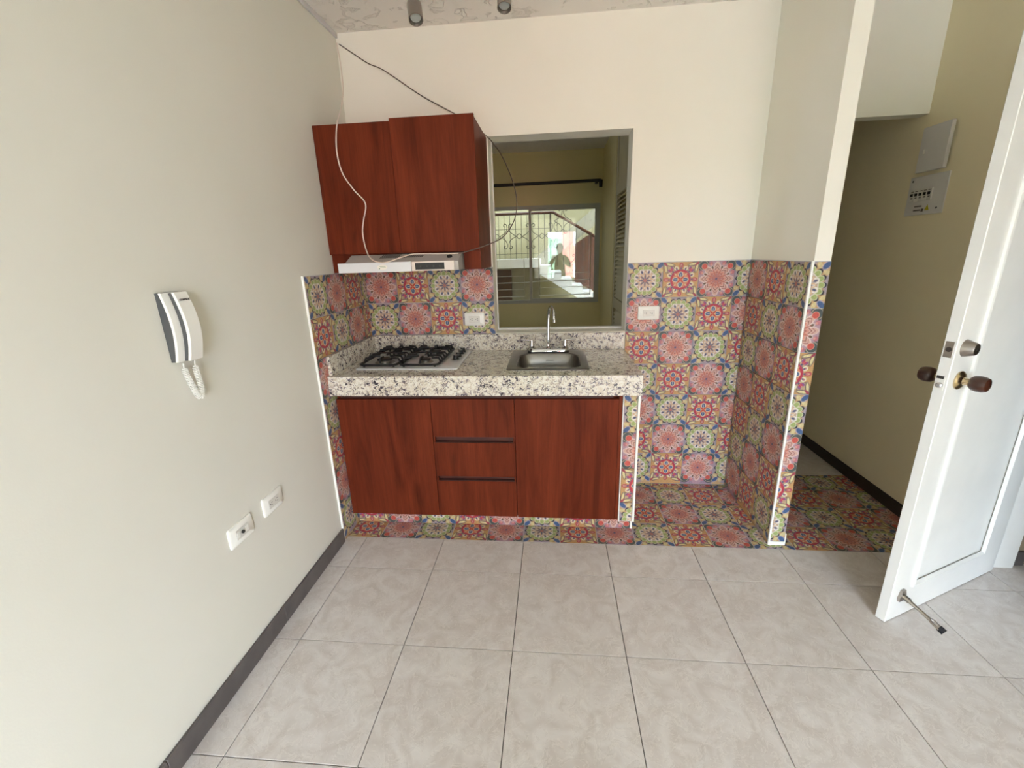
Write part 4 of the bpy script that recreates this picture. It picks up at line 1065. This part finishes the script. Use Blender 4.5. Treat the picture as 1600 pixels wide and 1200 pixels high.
J = [((0, 0, 0.92), (.15, .11)), ((0, 0, 1.10), (.14, .10)), ((0, .01, 1.28), (.16, .11)), ((0, 0, 1.40), (.11, .08)), ((0, 0, 1.47), .055), ((0, .02, 1.53), .07),
     ((0, .03, 1.60), (.078, .092)), ((0, .02, 1.68), (.07, .085)),
     ((-.17, 0, 1.37), .06), ((-.26, .04, 1.16), .045), ((-.20, .25, 1.33), .035), ((-.19, .30, 1.38), .032),
     ((.17, 0, 1.37), .06), ((.27, .02, 1.15), .045), ((.06, .24, 1.31), .035), ((.0, .29, 1.36), .032),
     ((-.09, 0, .84), .085), ((-.10, .01, .47), .058), ((-.10, -.01, .09), .042), ((-.10, .13, .045), .035),
     ((.09, 0, .84), .085), ((.10, .01, .47), .058), ((.10, -.01, .09), .042), ((.10, .13, .045), .035)]
E = [(0, 1), (1, 2), (2, 3), (3, 4), (4, 5), (5, 6), (6, 7), (3, 8), (8, 9), (9, 10), (10, 11), (3, 12), (12, 13), (13, 14), (14, 15), (0, 16), (16, 17), (17, 18), (18, 19), (0, 20), (20, 21), (21, 22), (22, 23)]
skin_body('body', J, E, M['jacket'], 0, 2, pr)
bm = bmesh.new(); bmesh.ops.create_uvsphere(bm, u_segments=20, v_segments=14, radius=1.0)
for v in bm.verts:
    v.co = Vector((v.co.x * .076, v.co.y * .088 + .055, v.co.z * .105 + 1.595))
    if v.co.z < 1.56: v.co.x *= .86
link('face', bm, M['skin'], pr, smooth=True, local=True)
bm = bmesh.new(); bmesh.ops.create_uvsphere(bm, u_segments=20, v_segments=14, radius=1.0)
for v in bm.verts: v.co = Vector((v.co.x * .092, v.co.y * .10 + .018, v.co.z * .11 + 1.635))
link('hair', bm, M['hair'], pr, smooth=True, local=True)
for sx, sd, (hx_, hy_, hz_) in ((-1, 1, (-.19, .30, 1.38)), (1, -1, (0.0, .29, 1.36))):
    bm = bmesh.new(); bmesh.ops.create_uvsphere(bm, u_segments=12, v_segments=8, radius=1.0)
    for v in bm.verts: v.co = Vector((v.co.x * .022 + hx_, v.co.y * .035 + hy_ + .03, v.co.z * .042 + hz_ + .02))
    for i in range(4):
        b0 = Vector((hx_, hy_ + .03, hz_ + .045 - i * .018))
        tube(bm, [b0, b0 + Vector((sd * .018, .028, .012)), b0 + Vector((sd * .04, .034, .012))], [.0095, .0085, .007], 8)
    b0 = Vector((hx_, hy_ + .01, hz_ + .0)); tube(bm, [b0, b0 + Vector((sd * .03, -.005, .02)), b0 + Vector((sd * .045, .0, .035))], [.011, .010, .008], 8)
    link('hand', bm, M['skin'], pr, smooth=True, local=True)
tag(link('phone', B((1.150, 1.31, -2.722, -2.714, 1.375, 1.452), bev=0.003), M['black']), 'black phone held up by the photographer', 'phone')
